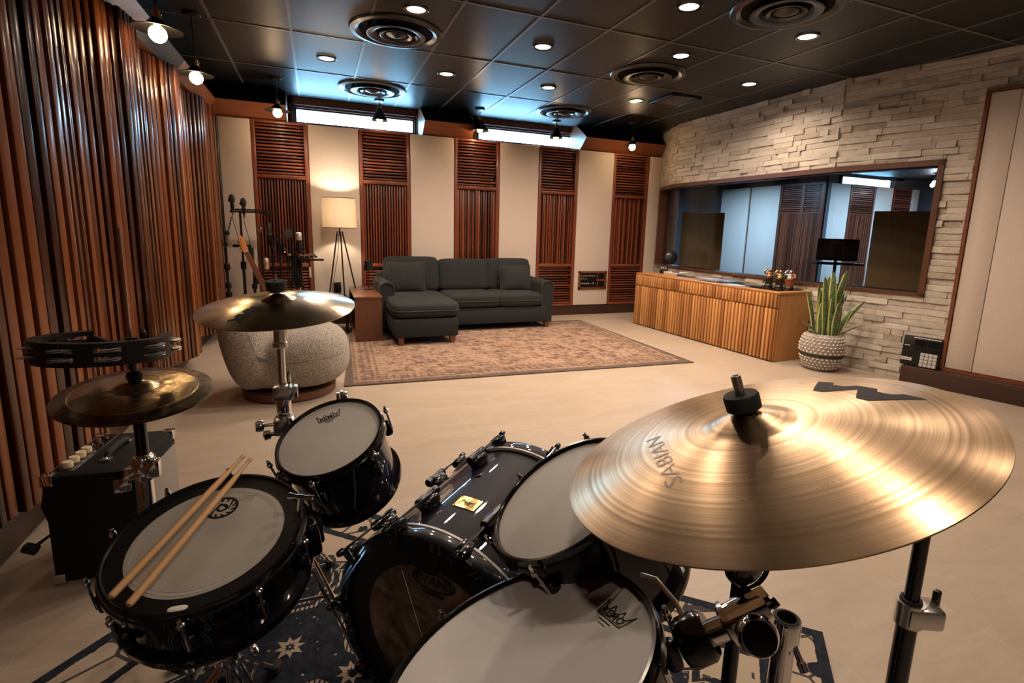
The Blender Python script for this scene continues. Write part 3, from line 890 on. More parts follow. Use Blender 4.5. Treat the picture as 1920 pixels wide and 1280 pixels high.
t = thing('monitor', 'dark flat monitor on a stand behind the control room glass', 'monitor', (7.15, 5.45, 0), rad(-35))
f = MB(); f.box((0, 0, 1.10), (.56, .035, .32), bev=.008); f.build('screen', SCREEN, t)
f = MB(); f.cyl((0, .02, .03), (0, .02, 1.0), .022); f.build('stand_pole', BLACKM, t)
f = MB(); f.box((0, -.03, .90), (.62, .34, .03), bev=.005); f.build('shelf', BLACK, t)
for a_ in (0, 120, 240):
    f = MB(); f.tube([(0, .02, .12), (.32 * cos(rad(a_)), .02 + .32 * sin(rad(a_)), .016)], .014, 8); f.build('leg', BLACKM, t)
t = thing('mixing_desk', 'low dark mixing desk seen behind the glass below the monitor', 'desk', (8.3, 4.7, 0), rad(-35))
f = MB(); f.box((0, 0, .70), (1.5, .8, .12), bev=.01); f.build('desk_top', BLACK, t)
for sx in (-.7, .7): f = MB(); f.box((sx, 0, .32), (.05, .7, .64)); f.build('leg', BLACKM, t)
for i, (x, y) in enumerate([(11.9, 7.1), (12.35, 7.4), (12.9, 6.7)]):
    t = thing('pendant_lamp', ['left', 'middle', 'right'][i] + ' of the three lit bulbs seen through the control room glass', 'lamp', (x, y, 2.65), 0, 'control room bulbs')
    f = MB(); f.lathe([(0, 0), (.05, 0), (.05, -.02), (.01, -.025), (.01, -.16), (0, -.16)], 16); f.build('canopy', BLACKM, t)
    f = MB(); f.sellip((0, 0, -.20), (.09, .09, .09), 1, 1, 14, 10); f.build('bulb', BULBC, t)
# ------------------------------------------------------------------ rugs
t = bpy.data.objects.new('area_rug', None); bpy.data.objects.remove(t)
def rug(name, pts, z, mat, label, origin, yaw):
    b = MB(); o2 = V(origin); R = M.Rotation(-yaw, 2)
    n = len(pts); P = [R @ (V(p) - o2) for p in pts]
    b.prism([tuple(p) for p in P], 0.0, z); o = b.build(name, mat, smooth=False)
    o.location = (origin[0], origin[1], .0005); o.rotation_euler = (0, 0, yaw); return tag(o, label, 'rug')
rug('area_rug', [(.16, 4.19), (3.46, 4.035), (3.47, 6.49), (.35, 6.62)], .009, RUG, 'faded tan oriental rug under the sofa and side table', (1.86, 5.33), rad(-2.2))
yaw = math.atan2(-.68, .73)
# blue rug: local x runs from its far left edge to the right, local y towards the far corner
A0 = V((-.77, 1.64)); ux = V((.73, -.68)).normalized(); uy = V((.68, .73)).normalized()
c4 = [A0 + uy * -1.35, A0 + ux * 2.08 + uy * -1.35, A0 + ux * 2.08 + uy * 1.07, A0 + uy * 1.07]
rug('drum_rug', [tuple(p) for p in c4], .008, BLUERUG, 'navy and cream patterned rug under the drum kit', tuple(A0), math.atan2(ux.y, ux.x))

# ------------------------------------------------------------------ sofa with chaise
RZ = .010
sofa = thing('sofa', 'charcoal three seat sofa with a chaise at its left end', 'sofa', (1.74, 6.3, RZ))
def sp(x, y, z): return V((x - 1.74, y - 6.3, z - RZ))
def rbox(b, c, s, e=.22, nu=40, nv=20, mat=None): b.sellip(sp(*c), s, e, e, nu, nv, mat)
b = MB(); b.box(sp(1.74, 6.52, .185), (2.03, .82, .19), bev=.02); b.box(sp(1.74, 6.12, .19), (2.03, .06, .20), bev=.015); b.build('base', SOFA, sofa)
b = MB(); b.box(sp(1.075, 5.80, .19), (.69, .64, .20), bev=.02); b.build('chaise_base', SOFA, sofa)
b = MB(); b.box(sp(1.74, 6.90, .38), (2.10, .16, .60), bev=.04); b.build('back_frame', SOFA, sofa)
for sx, x in ((-1, .735), (1, 2.755)):
    b = MB(); yc = 6.50; L = .80
    prof = []
    for k in range(13):
        a = PI * k / 12; prof.append((.075 * cos(a) * (1.0 if sx * cos(a) < 0 else 1.12), .545 + .072 * sin(a)))
    poly = [(.066, .075)] + prof + [(-.066, .075)]
    T = M.Translation(sp(x, yc - L / 2 if sx > 0 else 6.10, RZ)) @ M.Rotation(PI / 2, 4, 'X') @ M.Scale(-1, 4, (0, 0, 1))
    b.prism(poly, 0, L, T); b.build('arm', SOFA, sofa, angle=50)
    p = MB(); y0 = 6.095
    p.tube([sp(x + q[0], y0, q[1]) for q in poly], .0055, 6); p.build('arm_piping', PIPING, sofa)
def cushion(name, c, s, e, rx=0, rz=0, pip=True, e2=None):
    R = (M.Rotation(rz, 4, 'Z') @ M.Rotation(rx, 4, 'X'))
    b = MB(); b.sellip(sp(*c), s, e, e2 or .2, 56, 26, R); o = b.build(name, SOFA, sofa, angle=80)
    if pip:
        q = MB(); n = 56; pts = []
        for i in range(n):
            th = 2 * PI * i / n; f = lambda v: math.copysign(abs(v) ** (e2 or .2), v)
            pts.append(sp(*c) + R.to_3x3() @ V((s[0] / 2 * 1.002 * f(cos(th)), s[1] / 2 * 1.002 * f(sin(th)), 0)))
        q.tube(pts, .0055, 6, closed=True); q.build('piping', PIPING, o)
    return o
cushion('seat_cushion', (1.79, 6.40, .375), (.66, .66, .19), .42)
cushion('seat_cushion', (2.395, 6.40, .375), (.62, .66, .19), .42)
cushion('chaise_cushion', (1.085, 6.08, .375), (.735, 1.20, .20), .42)
tilt = rad(76)
cushion('back_cushion', (1.12, 6.74, .655), (.70, .46, .21), .55, tilt, rad(1), e2=.26)
cushion('back_cushion', (1.80, 6.74, .645), (.68, .43, .22), .55, tilt, 0, e2=.26)
cushion('back_cushion', (2.43, 6.74, .65), (.64, .44, .21), .55, tilt, rad(-1), e2=.26)
for x, y in ((.80, 5.53), (1.36, 5.53), (2.77, 6.14), (.72, 6.86), (2.77, 6.86)):
    b = MB(); b.add([(-.022, -.022, 0), (.022, -.022, 0), (.022, .022, 0), (-.022, .022, 0), (-.034, -.034, .092), (.034, -.034, .092), (.034, .034, .092), (-.034, .034, .092)],
                    [(0, 3, 2, 1), (4, 5, 6, 7), (0, 1, 5, 4), (1, 2, 6, 5), (2, 3, 7, 6), (3, 0, 4, 7)], M.Translation(sp(x, y, RZ + .0)))
    b.build('leg', W_LEG, sofa, smooth=False)
def pillow(lab, c, w, h, d, rx, rz):
    t = thing('throw_pillow', lab, 'pillow', c, 0)
    R = M.Rotation(rz, 4, 'Z') @ M.Rotation(rx, 4, 'X')
    N = 18; b = MB(); vs = []; fs = []; pts = []
    def P(u, v, s):
        k = max(0, (1 - abs(u) ** 2.6)) ** .62 * max(0, (1 - abs(v) ** 2.6)) ** .62
        sh = 1 - .055 * (1 - abs(u) ** 2) * (abs(v) ** 3); sv = 1 - .055 * (1 - abs(v) ** 2) * (abs(u) ** 3)
        return V((u * w / 2 * sv, v * h / 2 * sh, s * d / 2 * k + s * .001))
    for s in (1, -1):
        o0 = len(vs)
        for j in range(N + 1):
            for i in range(N + 1):
                vs.append(R @ P(-1 + 2 * i / N, -1 + 2 * j / N, s))
        for j in range(N):
            for i in range(N):
                q = (o0 + j * (N + 1) + i, o0 + j * (N + 1) + i + 1, o0 + (j + 1) * (N + 1) + i + 1, o0 + (j + 1) * (N + 1) + i); fs.append(q)
    b.add(vs, fs); b.build('pillow_body', SOFA, t, angle=80)
    e = [(-1 + 2 * i / N, -1) for i in range(N)] + [(1, -1 + 2 * i / N) for i in range(N)] + [(1 - 2 * i / N, 1) for i in range(N)] + [(-1, 1 - 2 * i / N) for i in range(N)]
    q = MB(); q.tube([R @ P(u, v, 0) for u, v in e], .006, 6, closed=True); q.build('piping', PIPING, t)
pillow('square charcoal throw pillow leaning at the left end of the sofa', (1.02, 6.50, .635), .46, .40, .17, rad(74), rad(2))
pillow('square charcoal throw pillow leaning at the right end of the sofa', (2.46, 6.50, .61), .44, .37, .17, rad(72), rad(-4))

# ------------------------------------------------------------------ side table, its lamp, bench, floor lamp
t = thing('side_table', 'dark walnut side table at the left end of the sofa', 'side table', (.497, 6.28, RZ))
b = MB(); b.box((0, 0, .482), (.295, .99, .022), bev=.003); b.build('table_top', W_WALY, t)
b = MB(); b.box((0, -.482, .236), (.285, .02, .470)); b.build('end_panel', W_WAL, t)
b = MB(); b.box((0, .482, .236), (.285, .02, .470)); b.build('end_panel', W_WAL, t)
b = MB(); b.box((.13, 0, .236), (.018, .945, .470)); b.build('side_panel', W_WAL, t)
b = MB(); b.box((0, 0, .02), (.26, .94, .03)); b.build('bottom_shelf', W_WAL, t)
t = thing('table_lamp', 'small black metal lamp standing on the walnut side table', 'lamp', (.562, 6.44, RZ + .4935))
b = MB(); b.lathe([(0, 0), (.055, 0), (.056, .006), (.012, .010), (0, .010)], 28); b.build('lamp_base', BLACKM, t)
b = MB(); b.cyl((0, 0, .008), (0, 0, .27), .0055); b.build('stem', BLACKM, t)
b = MB(); b.lathe([(.058, .23), (.045, .345), (.0, .350), (.0, .347), (.043, .343), (.0555, .232)], 28, close=True); b.build('lamp_shade', BLACK, t)
t = thing('bench', 'low black bench standing between the floor lamp and the side table', 'bench', (.165, 6.45, RZ))
b = MB(); b.box((0, 0, .31), (.33, .34, .19), bev=.01); b.build('bench_seat', BLACK, t)
for x in (-.14, .14):
    for y in (-.13, .13): b = MB(); b.box((x, y, .11), (.022, .022, .22)); b.build('leg', BLACKM, t)
t = thing('floor_lamp', 'lit floor lamp with a cream drum shade on black tripod legs', 'lamp', (.262, 6.62, .001))
b = MB(); b.lathe([(.192, 1.222), (.186, 1.565), (.1845, 1.565), (.1905, 1.222)], 48, close=True); b.build('lamp_shade', SHADE, t)
b = MB(); b.lathe([(.1925, 1.219), (.1925, 1.226), (.189, 1.226), (.189, 1.219)], 48, close=True); b.lathe([(.187, 1.562), (.187, 1.568), (.184, 1.568), (.184, 1.562)], 48, close=True)
for k in range(3):
    a = rad(120 * k + 20); b.cyl((0, 0, 1.225), (.19 * cos(a), .19 * sin(a), 1.225), .002, seg=6)
b.build('shade_rings', BLACKM, t)
b = MB(); b.cyl((0, 0, 1.13), (0, 0, 1.30), .011); b.lathe([(0, 1.13), (.030, 1.13), (.030, 1.137), (0, 1.137)], 20); b.lathe([(0, 1.175), (.036, 1.175), (.036, 1.181), (0, 1.181)], 20); b.build('hub', BLACKM, t)
b = MB(); b.sellip((0, 0, 1.36), (.06, .06, .09), 1, 1, 16, 12); b.build('bulb', BULB, t)
for a, rr in ((rad(200), .22), (rad(-75), .15), (rad(-15), .26)):
    b = MB(); b.tube([(.028 * cos(a), .028 * sin(a), 1.18), (rr * cos(a), rr * sin(a), .0065)], .0085, 8); b.build('leg', BLACKM, t)
b = MB(); b.tube([(-.01, 0, 1.13), (-.03, -.02, .9), (-.09, -.03, .6), (-.13, 0, .35), (-.02, .2, .3), (.0, .325, .44)], .003, 6); b.build('power_cord', BLACK, t)
t = thing('wall_outlet', 'black wall outlet box on the cream panel behind the floor lamp legs', 'outlet', (.228, 6.955, .48))
b = MB(); b.box((0, -.008, 0), (.085, .03, .125), bev=.006); b.build('outlet_plate', BLACK, t)
b = MB(); b.box((.006, -.026, -.03), (.022, .02, .03)); b.build('plug', BLACKM, t)

# ------------------------------------------------------------------ round boucle armchair
t = thing('armchair', 'round grey boucle swivel armchair behind the crash cymbal', 'armchair', (-.225, 4.22, .001))
b = MB(); b.lathe([(0, 0), (.315, 0), (.325, .010), (.325, .062), (0, .062)], 48); b.build('swivel_base', W_WALY, t)
b = MB()
def blob(c, s, e1, e2, ry=0, rx=0, rz=0):
    b.sellip(c, s, e1, e2, 40, 26, M.Rotation(rz, 4, 'Z') @ M.Rotation(ry, 4, 'Y') @ M.Rotation(rx, 4, 'X'))
blob((.095, -.02, .295), (.68, .70, .47), .72, .85, rad(-3))
blob((-.235, .02, .375), (.36, .74, .64), .70, .80, rad(-13), 0, rad(-6))
blob((-.05, 0, .24), (.62, .66, .36), .75, .9)
o = b.build('body', BOUCLE, t, angle=180)
md = o.modifiers.new('r', 'REMESH'); md.mode = 'VOXEL'; md.voxel_size = .016; md.use_smooth_shade = True
md = o.modifiers.new('s', 'SMOOTH'); md.factor = .5; md.iterations = 8
def seam(pts):
    q = MB(); q.tube([V(p) for p in pts], .0042, 6); s_ = q.build('seam', plain('boucle_seam', (.20, .18, .16), .9), t)
    w = s_.modifiers.new('w', 'SHRINKWRAP'); w.target = o; w.wrap_method = 'NEAREST_SURFACEPOINT'; w.wrap_mode = 'ON_SURFACE'; w.offset = .002
def lerp(a, c, n): return [V(a).lerp(V(c), i / n) for i in range(n + 1)]
seam(lerp((-.22, -.42, .62), (-.13, -.42, .33), 8) + lerp((-.12, -.42, .31), (-.02, -.40, .10), 8))
seam(lerp((-.12, -.42, .29), (.46, -.30, .34), 14))
seam(lerp((-.50, -.30, .55), (-.36, -.36, .12), 10))
b = MB(); b.box((-.075, -.345, .085), (.014, .004, .018)); b.build('care_tag', BLACK, t)

# ------------------------------------------------------------------ slatted cabinet and what stands on it
c0, c1 = V((4.122, 6.117)), V((4.279, 3.827)); d = (c1 - c0); Lc = d.length; d.normalize(); nb = V((-d.y, d.x))   # nb points to the wall
yaw = math.atan2(d.y, d.x)
CZ = .720
cab = thing('slatted_cabinet', 'long light wood cabinet with slatted doors under the control room window', 'cabinet', (c0.x, c0.y, .001), yaw)
DP = .485
# local: x along the front from left to right, y towards the wall, z up
def cxy(x, y): p = c0 + d * x + nb * y; return p
b = MB(); b.tone = .5; b.box((Lc / 2, DP / 2 + .02, .35), (Lc - .004, DP - .02, .695)); b.build('carcass', W_TEAK, cab, smooth=False)
b = MB(); b.box((Lc / 2, DP / 2, CZ - .012), (Lc + .012, DP + .012, .020), bev=.002); b.build('cabinet_top', W_TEAKY, cab)
b = MB(); b.box((Lc * .72, DP * .56, CZ - .0005), (Lc * .50, DP * .78, .004), bev=.001); b.build('black_inlay', BLACKG, cab)
rs = random.Random(4)
def slatted(x0, x1, z0, z1, name, off=0):
    q = MB(); q.tone = .4; q.box(((x0 + x1) / 2, .014, (z0 + z1) / 2), (x1 - x0 - .005, .014, z1 - z0 - .005))
    n = max(2, round((x1 - x0) / .046)); p = (x1 - x0 - .005) / n
    for i in range(n):
        q.tone = rs.choice([.15, .35, .5, .65, .8, 1.0])
        q.box((x0 + .0025 + p * (i + .5), -.003, (z0 + z1) / 2), (p * .58, .030, z1 - z0 - .005), bev=.002)
    q.build(name, W_TEAK, cab)
for x0, x1 in ((0, .205), (.205, .77), (.77, 1.0)): slatted(x0 * Lc, x1 * Lc, .012, .550, 'door')
for x0, x1 in ((0, .42), (.42, 1.0)): slatted(x0 * Lc, x1 * Lc, .556, .697, 'drawer')

def fig(lab, x, y, colr, robe, head, baseM, rz, s=1.0):
    t = thing('figurine', lab, 'figurine', (x, y, CZ + .0015), rz, 'figurines on the cabinet')
    t.scale = (s, s, s)
    b = MB(); b.lathe([(0, 0), (.042, 0), (.046, .008), (.042, .022), (.036, .030), (0, .031)], 20); b.build('plinth', baseM, t)
    b = MB(); b.lathe([(0, .03), (.033, .03), (.037, .045), (.033, .075), (.035, .10), (.03, .115), (0, .12)], 18)
    for k in range(9): a = 2 * PI * k / 9; b.tube([(.034 * cos(a), .034 * sin(a), .032), (.036 * cos(a + .2), .036 * sin(a + .2), .07), (.031 * cos(a + .3), .031 * sin(a + .3), .11)], .006, 6)
    b.build('robe', robe, t)
    b = MB(); b.sellip((0, -.006, .112), (.062, .060, .055), 1, 1, 18, 12); b.sellip((0, 0, .138), (.058, .044, .045), 1, 1, 18, 12); b.build('torso', colr, t)
    b = MB(); b.lathe([(.026, .088), (.034, .095), (.036, .104), (.030, .106)], 18, M.Translation((0, -.008, 0))); b.build('robe_edge', STAT_G, t)
    b = MB(); b.sellip((.004, -.004, .176), (.034, .036, .040), 1, 1, 16, 12); b.sellip((-.013, -.002, .172), (.008, .01, .018), 1, 1, 8, 6); b.sellip((.021, -.002, .172), (.008, .01, .018), 1, 1, 8, 6); b.sellip((.004, -.022, .174), (.009, .008, .010), 1, 1, 8, 6); b.build('head', head, t)
    for sx in (-1, 1):
        b = MB(); b.tube([(sx * .026, 0, .150), (sx * .047, -.008, .145), (sx * .050, -.016, .165) if sx < 0 else (sx * .048, -.022, .125), (sx * .030, -.010, .188) if sx < 0 else (sx * .03, -.032, .115)], [.012, .012, .010, .008], 8)
        b.sellip((sx * .026, -.012, .192) if sx < 0 else (.026, -.034, .112), (.018, .016, .016), 1, 1, 10, 8); b.build('arm', robe if sx > 0 else colr, t)
fz = yaw + rad(-35)
fig('copper and gold robed figurine on the cabinet, leftmost of three', 4.655, 4.325, STAT_C, STAT_D, STAT_C, STAT_D, rad(-50))
fig('golden figurine with a grey skirt on the cabinet, middle of three', 4.675, 4.20, STAT_G, STAT_D, STAT_G, STAT_D, rad(-50), .97)
fig('figurine with a silver torso and rust robe, nearest the snake plant', 4.665, 4.06, STAT_S, STAT_R, STAT_S, STAT_D, rad(-50), 1.02)
t = thing('desk_lamp', 'black round headed lamp at the left end of the slatted cabinet', 'lamp', (4.56, 6.02, CZ), rad(-40))
b = MB(); b.lathe([(0, 0), (.06, 0), (.06, .012), (.02, .02), (0, .02)], 24); b.build('lamp_base', BLACKM, t)
b = MB(); b.tube([(0, 0, .02), (.0, .02, .10), (.02, .01, .14)], .009, 8); b.build('neck', CHROME, t)
b = MB(); R = M.Translation((.035, 0, .215)) @ M.Rotation(rad(75), 4, 'X') @ M.Rotation(rad(20), 4, 'Y'); b.lathe([(0, .035), (.06, .035), (.088, .02), (.095, -.02), (.09, -.03), (0, -.025)], 32, R); b.build('lamp_head', BLACK, t)
b = MB(); b.box((.0, -.075, .265), (.03, .006, .022), M.Rotation(rad(20), 4, 'X')); b.build('sticker', INKW, t)
t = thing('valve_cluster', 'small chrome and black gadget beside the round headed lamp', 'gadget', (4.45, 5.97, CZ), rad(-40))
b = MB(); b.box((0, 0, .03), (.09, .06, .06), bev=.008); b.build('housing', BLACK, t)
for k in range(3): b = MB(); b.lathe([(0, .06), (.012, .06), (.014, .095), (.006, .105), (0, .105)], 14, M.Translation((-.03 + .03 * k, 0, 0))); b.build('knob', CHROME, t)
t = thing('tray', 'white rectangular tray at the left end of the cabinet top', 'tray', (4.47, 5.72, CZ - .0005), yaw)
b = MB(); b.box((0, 0, .005), (.26, .17, .008)); 
for sx in (-1, 1): b.box((sx * .13, 0, .02), (.008, .18, .036), M.Rotation(sx * rad(22), 4, 'Y'))
for sy in (-1, 1): b.box((0, sy * .088, .02), (.26, .008, .036), M.Rotation(-sy * rad(22), 4, 'X'))
b.build('tray_body', WHITEPL, t)
t = thing('dish', 'small blue dish holding copper odds and ends on the white tray', 'dish', (4.485, 5.74, CZ + .0085), 0)
b = MB(); b.lathe([(0, 0), (.04, 0), (.05, .035), (.047, .035), (.038, .004), (0, .004)], 24); b.build('bowl', BLUEPL, t)
for k in range(5): b = MB(); b.sellip((.022 * cos(k * 1.3), .022 * sin(k * 1.3), .03 + .008 * (k % 2)), (.026, .02, .02), 1, 1, 8, 6); b.build('trinket', STAT_C, t)
rs = random.Random(8)
mg = [('dark printed magazine lying left of the others near the white tray', 4.46, 5.42, PAPER2, .02), ('open magazine with pale pages on the cabinet top', 4.54, 5.15, PAPER3, -.15),
      ('grey printed sheet lying in the middle of the cabinet top', 4.44, 5.02, PAPER1, .3), ('magazine with dark cover overlapping the grey sheet', 4.56, 4.86, PAPER2, -.05)]
for i, (lab, x, y, m_, a) in enumerate(mg):
    t = thing('magazine', lab, 'magazine', (x, y, CZ + .001 + .0045 * (i % 2)), yaw + a, 'magazines on the cabinet')
    b = MB(); b.box((0, 0, .0025), (.30, .21, .004)); b.build('pages', PAPER3, t, smooth=False)
    b = MB(); b.box((0, 0, .0047), (.302, .212, .0006)); b.build('cover', m_, t, smooth=False)
    b = MB(); b.box((-.05, .02, .0052), (.12, .10, .0003)); b.build('cover_picture', PAPER1 if m_ is not PAPER1 else PAPER2, t, smooth=False)
t = thing('marker_pen', 'black pen lying on the magazines near the tray', 'pen', (4.40, 5.50, CZ + .0075), yaw + .4)
b = MB(); b.cyl((-.07, 0, .006), (.05, 0, .006), .0055, seg=10); b.build('barrel', BLACK, t)
b = MB(); b.cyl((.05, 0, .006), (.075, 0, .006), .0065, seg=10); b.build('cap', BLUEPL, t)

# ------------------------------------------------------------------ snake plant
t = thing('snake_plant', 'snake plant in a round beaded pot at the right end of the cabinet', 'plant', (4.555, 3.50, .001))
pot = MB(); PR = [(0, 0), (.125, 0), (.150, .03), (.182, .11), (.198, .19), (.196, .25), (.178, .31), (.150, .352), (.142, .358), (.136, .352), (.136, .33), (0, .33)]
pot.lathe(PR, 48); pt = pot.build('pot', POT, t)
def rz_at(z):
    for (r0, z0), (r1, z1) in zip(PR[1:8], PR[2:9]):
        if z0 <= z <= z1: return r0 + (r1 - r0) * (z - z0) / (z1 - z0)
    return .14
bd = MB()
for k, z in enumerate([.035, .065, .095, .125, .185, .215, .245, .275, .305, .33]):
    r = rz_at(z)
    for i in range(30):
        a = 2 * PI * (i + .5 * (k % 2)) / 30
        bd.sellip(((r + .002) * cos(a), (r + .002) * sin(a), z), (.020, .020, .016), 1, 1, 8, 6, M.Rotation(a, 4, 'Z'))
bd.build('bead_pattern', BEAD, pt)
bn = MB(); bn.lathe([(rz_at(.138) + .003, .138), (rz_at(.170) + .004, .170)], 48); bn.build('dark_band', POTD, pt)
sl = MB(); sl.lathe([(0, .334), (.136, .334)], 32); sl.build('soil', SOIL, t)
rs = random.Random(3)
leaves = [  # base x,y  lean azimuth, top offset, height, width, bend
    (-.06, -.05, 190, .105, .585, .052), (-.03, -.09, 200, .05, .40, .055), (.0, -.06, 80, .045, .62, .060), (.05, -.03, 350, .10, .64, .062), (.02, .02, 60, .03, .58, .05),
    (-.05, .02, 170, .03, .45, .045), (.03, -.10, 280, .02, .30, .058), (-.075, -.01, 185, .01, .34, .05), (.08, -.04, 5, .09, .42, .055), (.07, .0, 338, .13, .40, .045),
    (.09, -.07, 325, .20, .36, .045), (-.01, -.11, 260, .03, .36, .060), (.06, -.09, 330, .10, .27, .05), (-.09, -.03, 180, .26, .20, .030), (.10, -.05, 318, .29, .19, .050), (.0, .07, 90, .05, .5, .05), (-.04, .08, 120, .10, .42, .045), (.05, .08, 60, .12, .44, .05)]
for (x, y, az, off, h, w) in leaves:
    a = rad(az); dx, dy = cos(a) * off, sin(a) * off
    N, Mw = 14, 4; vs = []; fs = []; ed = []
    tw = rs.uniform(-.5, .5); face = rad(rs.uniform(-35, 35)) + rad(-25)
    for side in (1, -1):
        for j in range(N + 1):
            q = j / N
            if off > .2: px = x + dx * q ** .8; py = y + dy * q ** .8; pz = .33 + h * (q - .45 * q * q) * 1.4
            else: px = x + dx * q ** 1.5; py = y + dy * q ** 1.5; pz = .33 + h * q
            ww = w * .66 * (0.55 + .9 * q - 1.45 * max(0, q - .35) ** 1.6 * 1.35) if q < 1 else 0.0
            ww = max(ww, .0008)
            fa = face + tw * q
            for i in range(Mw + 1):
                u = -1 + 2 * i / Mw
                cup = (u * u - .4) * ww * .35
                X_ = V((cos(fa), sin(fa), 0)) * (u * ww) + V((-sin(fa), cos(fa), 0)) * (cup + side * .0016 * (1 - u * u))
                vs.append((px + X_.x, py + X_.y, pz)); ed.append(abs(u))
        o0 = 0 if side == 1 else (N + 1) * (Mw + 1)
        for j in range(N):
            for i in range(Mw):
                k = o0 + j * (Mw + 1) + i; fs.append((k, k + 1, k + Mw + 2, k + Mw + 1))
    q = MB(); q.add(vs, fs); q.build('leaf', LEAF, t, angle=180, attr=('edge', ed))

# ------------------------------------------------------------------ pad controller leaning on the dark base
a, d3, n3, L3 = seg(2)
lean = rad(6)
cen = wpt(2, .945, .112)
t = thing('pad_controller', 'black pad controller with a square of sixteen grey pads leaning on the stone wall', 'controller', (cen.x, cen.y, .1535), math.atan2(d3.y, d3.x))
R = M.Rotation(-lean, 4, 'X')
def pc(name, c, s, m_, bev=0.0, rot=None):
    b = MB(); b.box(c, s, bev=bev); o_ = b.build(name, m_, t); o_.matrix_local = R; return o_
pc('body', (0, .015, .137), (.285, .030, .272), BLACK, .006)
for sx in (-.015, .105): pass
pc('screen', (-.010, -.0012, .215), (.088, .003, .052), SCREEN); pc('screen', (.088, -.0012, .215), (.088, .003, .052), SCREEN)
b = MB()
for i in range(8): b.box((-.055 + .0255 * i, -.002, .258), (.021, .004, .008))
o_ = b.build('button_row', INKW, t); o_.matrix_local = R
b = MB()
for i in range(4):
    for j in range(2): b.box((-.128 + .021 * i, -.002, .052 + .016 * j), (.018, .004, .012))
o_ = b.build('button_block', INKW, t); o_.matrix_local = R
b = MB(); b.box((-.108, -.002, .182), (.042, .004, .006)); o_ = b.build('strip', INKW, t); o_.matrix_local = R
for i in range(8): 
    b = MB(); b.lathe([(0, 0), (.0075, 0), (.0075, .012), (0, .012)], 14, M.Translation((-.05 + .025 * i, 0, .170)) @ M.Rotation(PI / 2, 4, 'X')); o_ = b.build('knob', BLACKM, t); o_.matrix_local = R
for i in range(4):
    for j in range(4): pc('pad', (.018 + .0315 * i, -.003, .022 + .0315 * j), (.0285, .007, .0285), GREYPL, .002)
# ------------------------------------------------------------------ drum kit
KS = 1.016
def KP(x, y, z): return V((KS * x, KS * y, 1.275 + KS * (z - 1.25)))
def crown(b, w, T):
    """outlined crown with the maker's name, drawn in the xy plane, w wide"""
    h = w * .62; lw = w * .028
    base = [(-.42 * w, -.18 * h), (.42 * w, -.18 * h), (.5 * w, .5 * h)]
    pts = [(-.5 * w, .5 * h), (-.42 * w, -.18 * h), (.42 * w, -.18 * h), (.5 * w, .5 * h)]
    for k in range(9): u = k / 8; pts.append((.5 * w - .26 * w * u, h * (.5 - .38 * sin(u * PI * .62)) + h * .02 * u))
    pts.append((.17 * w, .42 * h))
    for k in range(9): u = k / 8; pts.append((.17 * w - .34 * w * u, h * (.42 - .26 * sin(u * PI))))
    for k in range(9): u = k / 8; pts.append((-.24 * w - .26 * w * u, h * (.5 - .38 * sin((1 - u) * PI * .62)) + h * .02 * (1 - u)))
    b.strip(pts, lw, .0003, T)
    b.strip([(-.395 * w, -.11 * h), (.395 * w, -.11 * h)], lw * .6, .0003, T)
    vs, fs = text_geo('REMO', w * .235, .00015, bold=w * .004)
    b.add([(x * 1.22, y + h * .045, z + .0002) for x, y, z in vs], fs, T)
    for k in range(7): b.strip([(-.20 * w + .058 * w * k, -.32 * h), (-.155 * w + .058 * w * k, -.32 * h)], w * .03, .0003, T)
    for k in range(5): b.strip([(-.13 * w + .054 * w * k, -.46 * h), (-.09 * w + .054 * w * k, -.46 * h)], w * .022, .0003, T)
def hoop_prof(rh, r, up, dn):
    """die cast hoop: inner wall down to the head, rounded top, outer wall"""
    t = r - rh
    return [(rh, -dn * .32), (rh + t * .10, -.003), (rh + t * .3, 0), (rh + t * .8, 0), (r, -.004), (r + .001, -dn * .45), (r + .004, -dn * .55), (r + .004, -dn), (rh - .002, -dn), (rh - .002, -dn * .4)]
def lug_row(t, n, ph, r, zt, depth, m_l, m_r, sz=1.0, name='lug', long_=True):
    """lugs, each with its rod and head"""
    for k in range(n):
        a = 2 * PI * k / n + ph; T = M.Rotation(a, 4, 'Z')
        b = MB()
        if long_: b.sellip((r + .010, 0, -depth * .5), (.022 * sz, .020 * sz, depth * .52), .5, .7, 16, 14, T)
        else: b.sellip((r + .011, 0, zt - .055), (.026 * sz, .026 * sz, .046 * sz), .6, .8, 16, 14, T)
        p = T @ V((r + .010, 0, -depth * .5 if long_ else zt - .055)); 
        b2 = MB(); b2.sellip((0, 0, 0), (.022 * sz, .020 * sz, depth * .42) if long_ else (.026 * sz, .026 * sz, .046 * sz), .5, .7, 16, 14); 
        lg = b2.build(name, m_l, t); lg.matrix_local = M.Translation(p) @ T
        b2 = MB()
        zl = zt + .004 - p.z; zb = -depth - .004 - p.z
        b2.cyl((.012, 0, -.01), (.012, 0, zl), .0028, seg=8); b2.lathe([(0, zl - .004), (.0068, zl - .004), (.0068, zl + .003), (.0042, zl + .005), (.0042, zl + .012), (.003, zl + .015), (0, zl + .015)], 12, M.Translation((.012, 0, 0)))
        if long_: b2.cyl((.012, 0, .01), (.012, 0, zb), .0028, seg=8)
        rd = b2.build('tension_rod', m_r, lg)
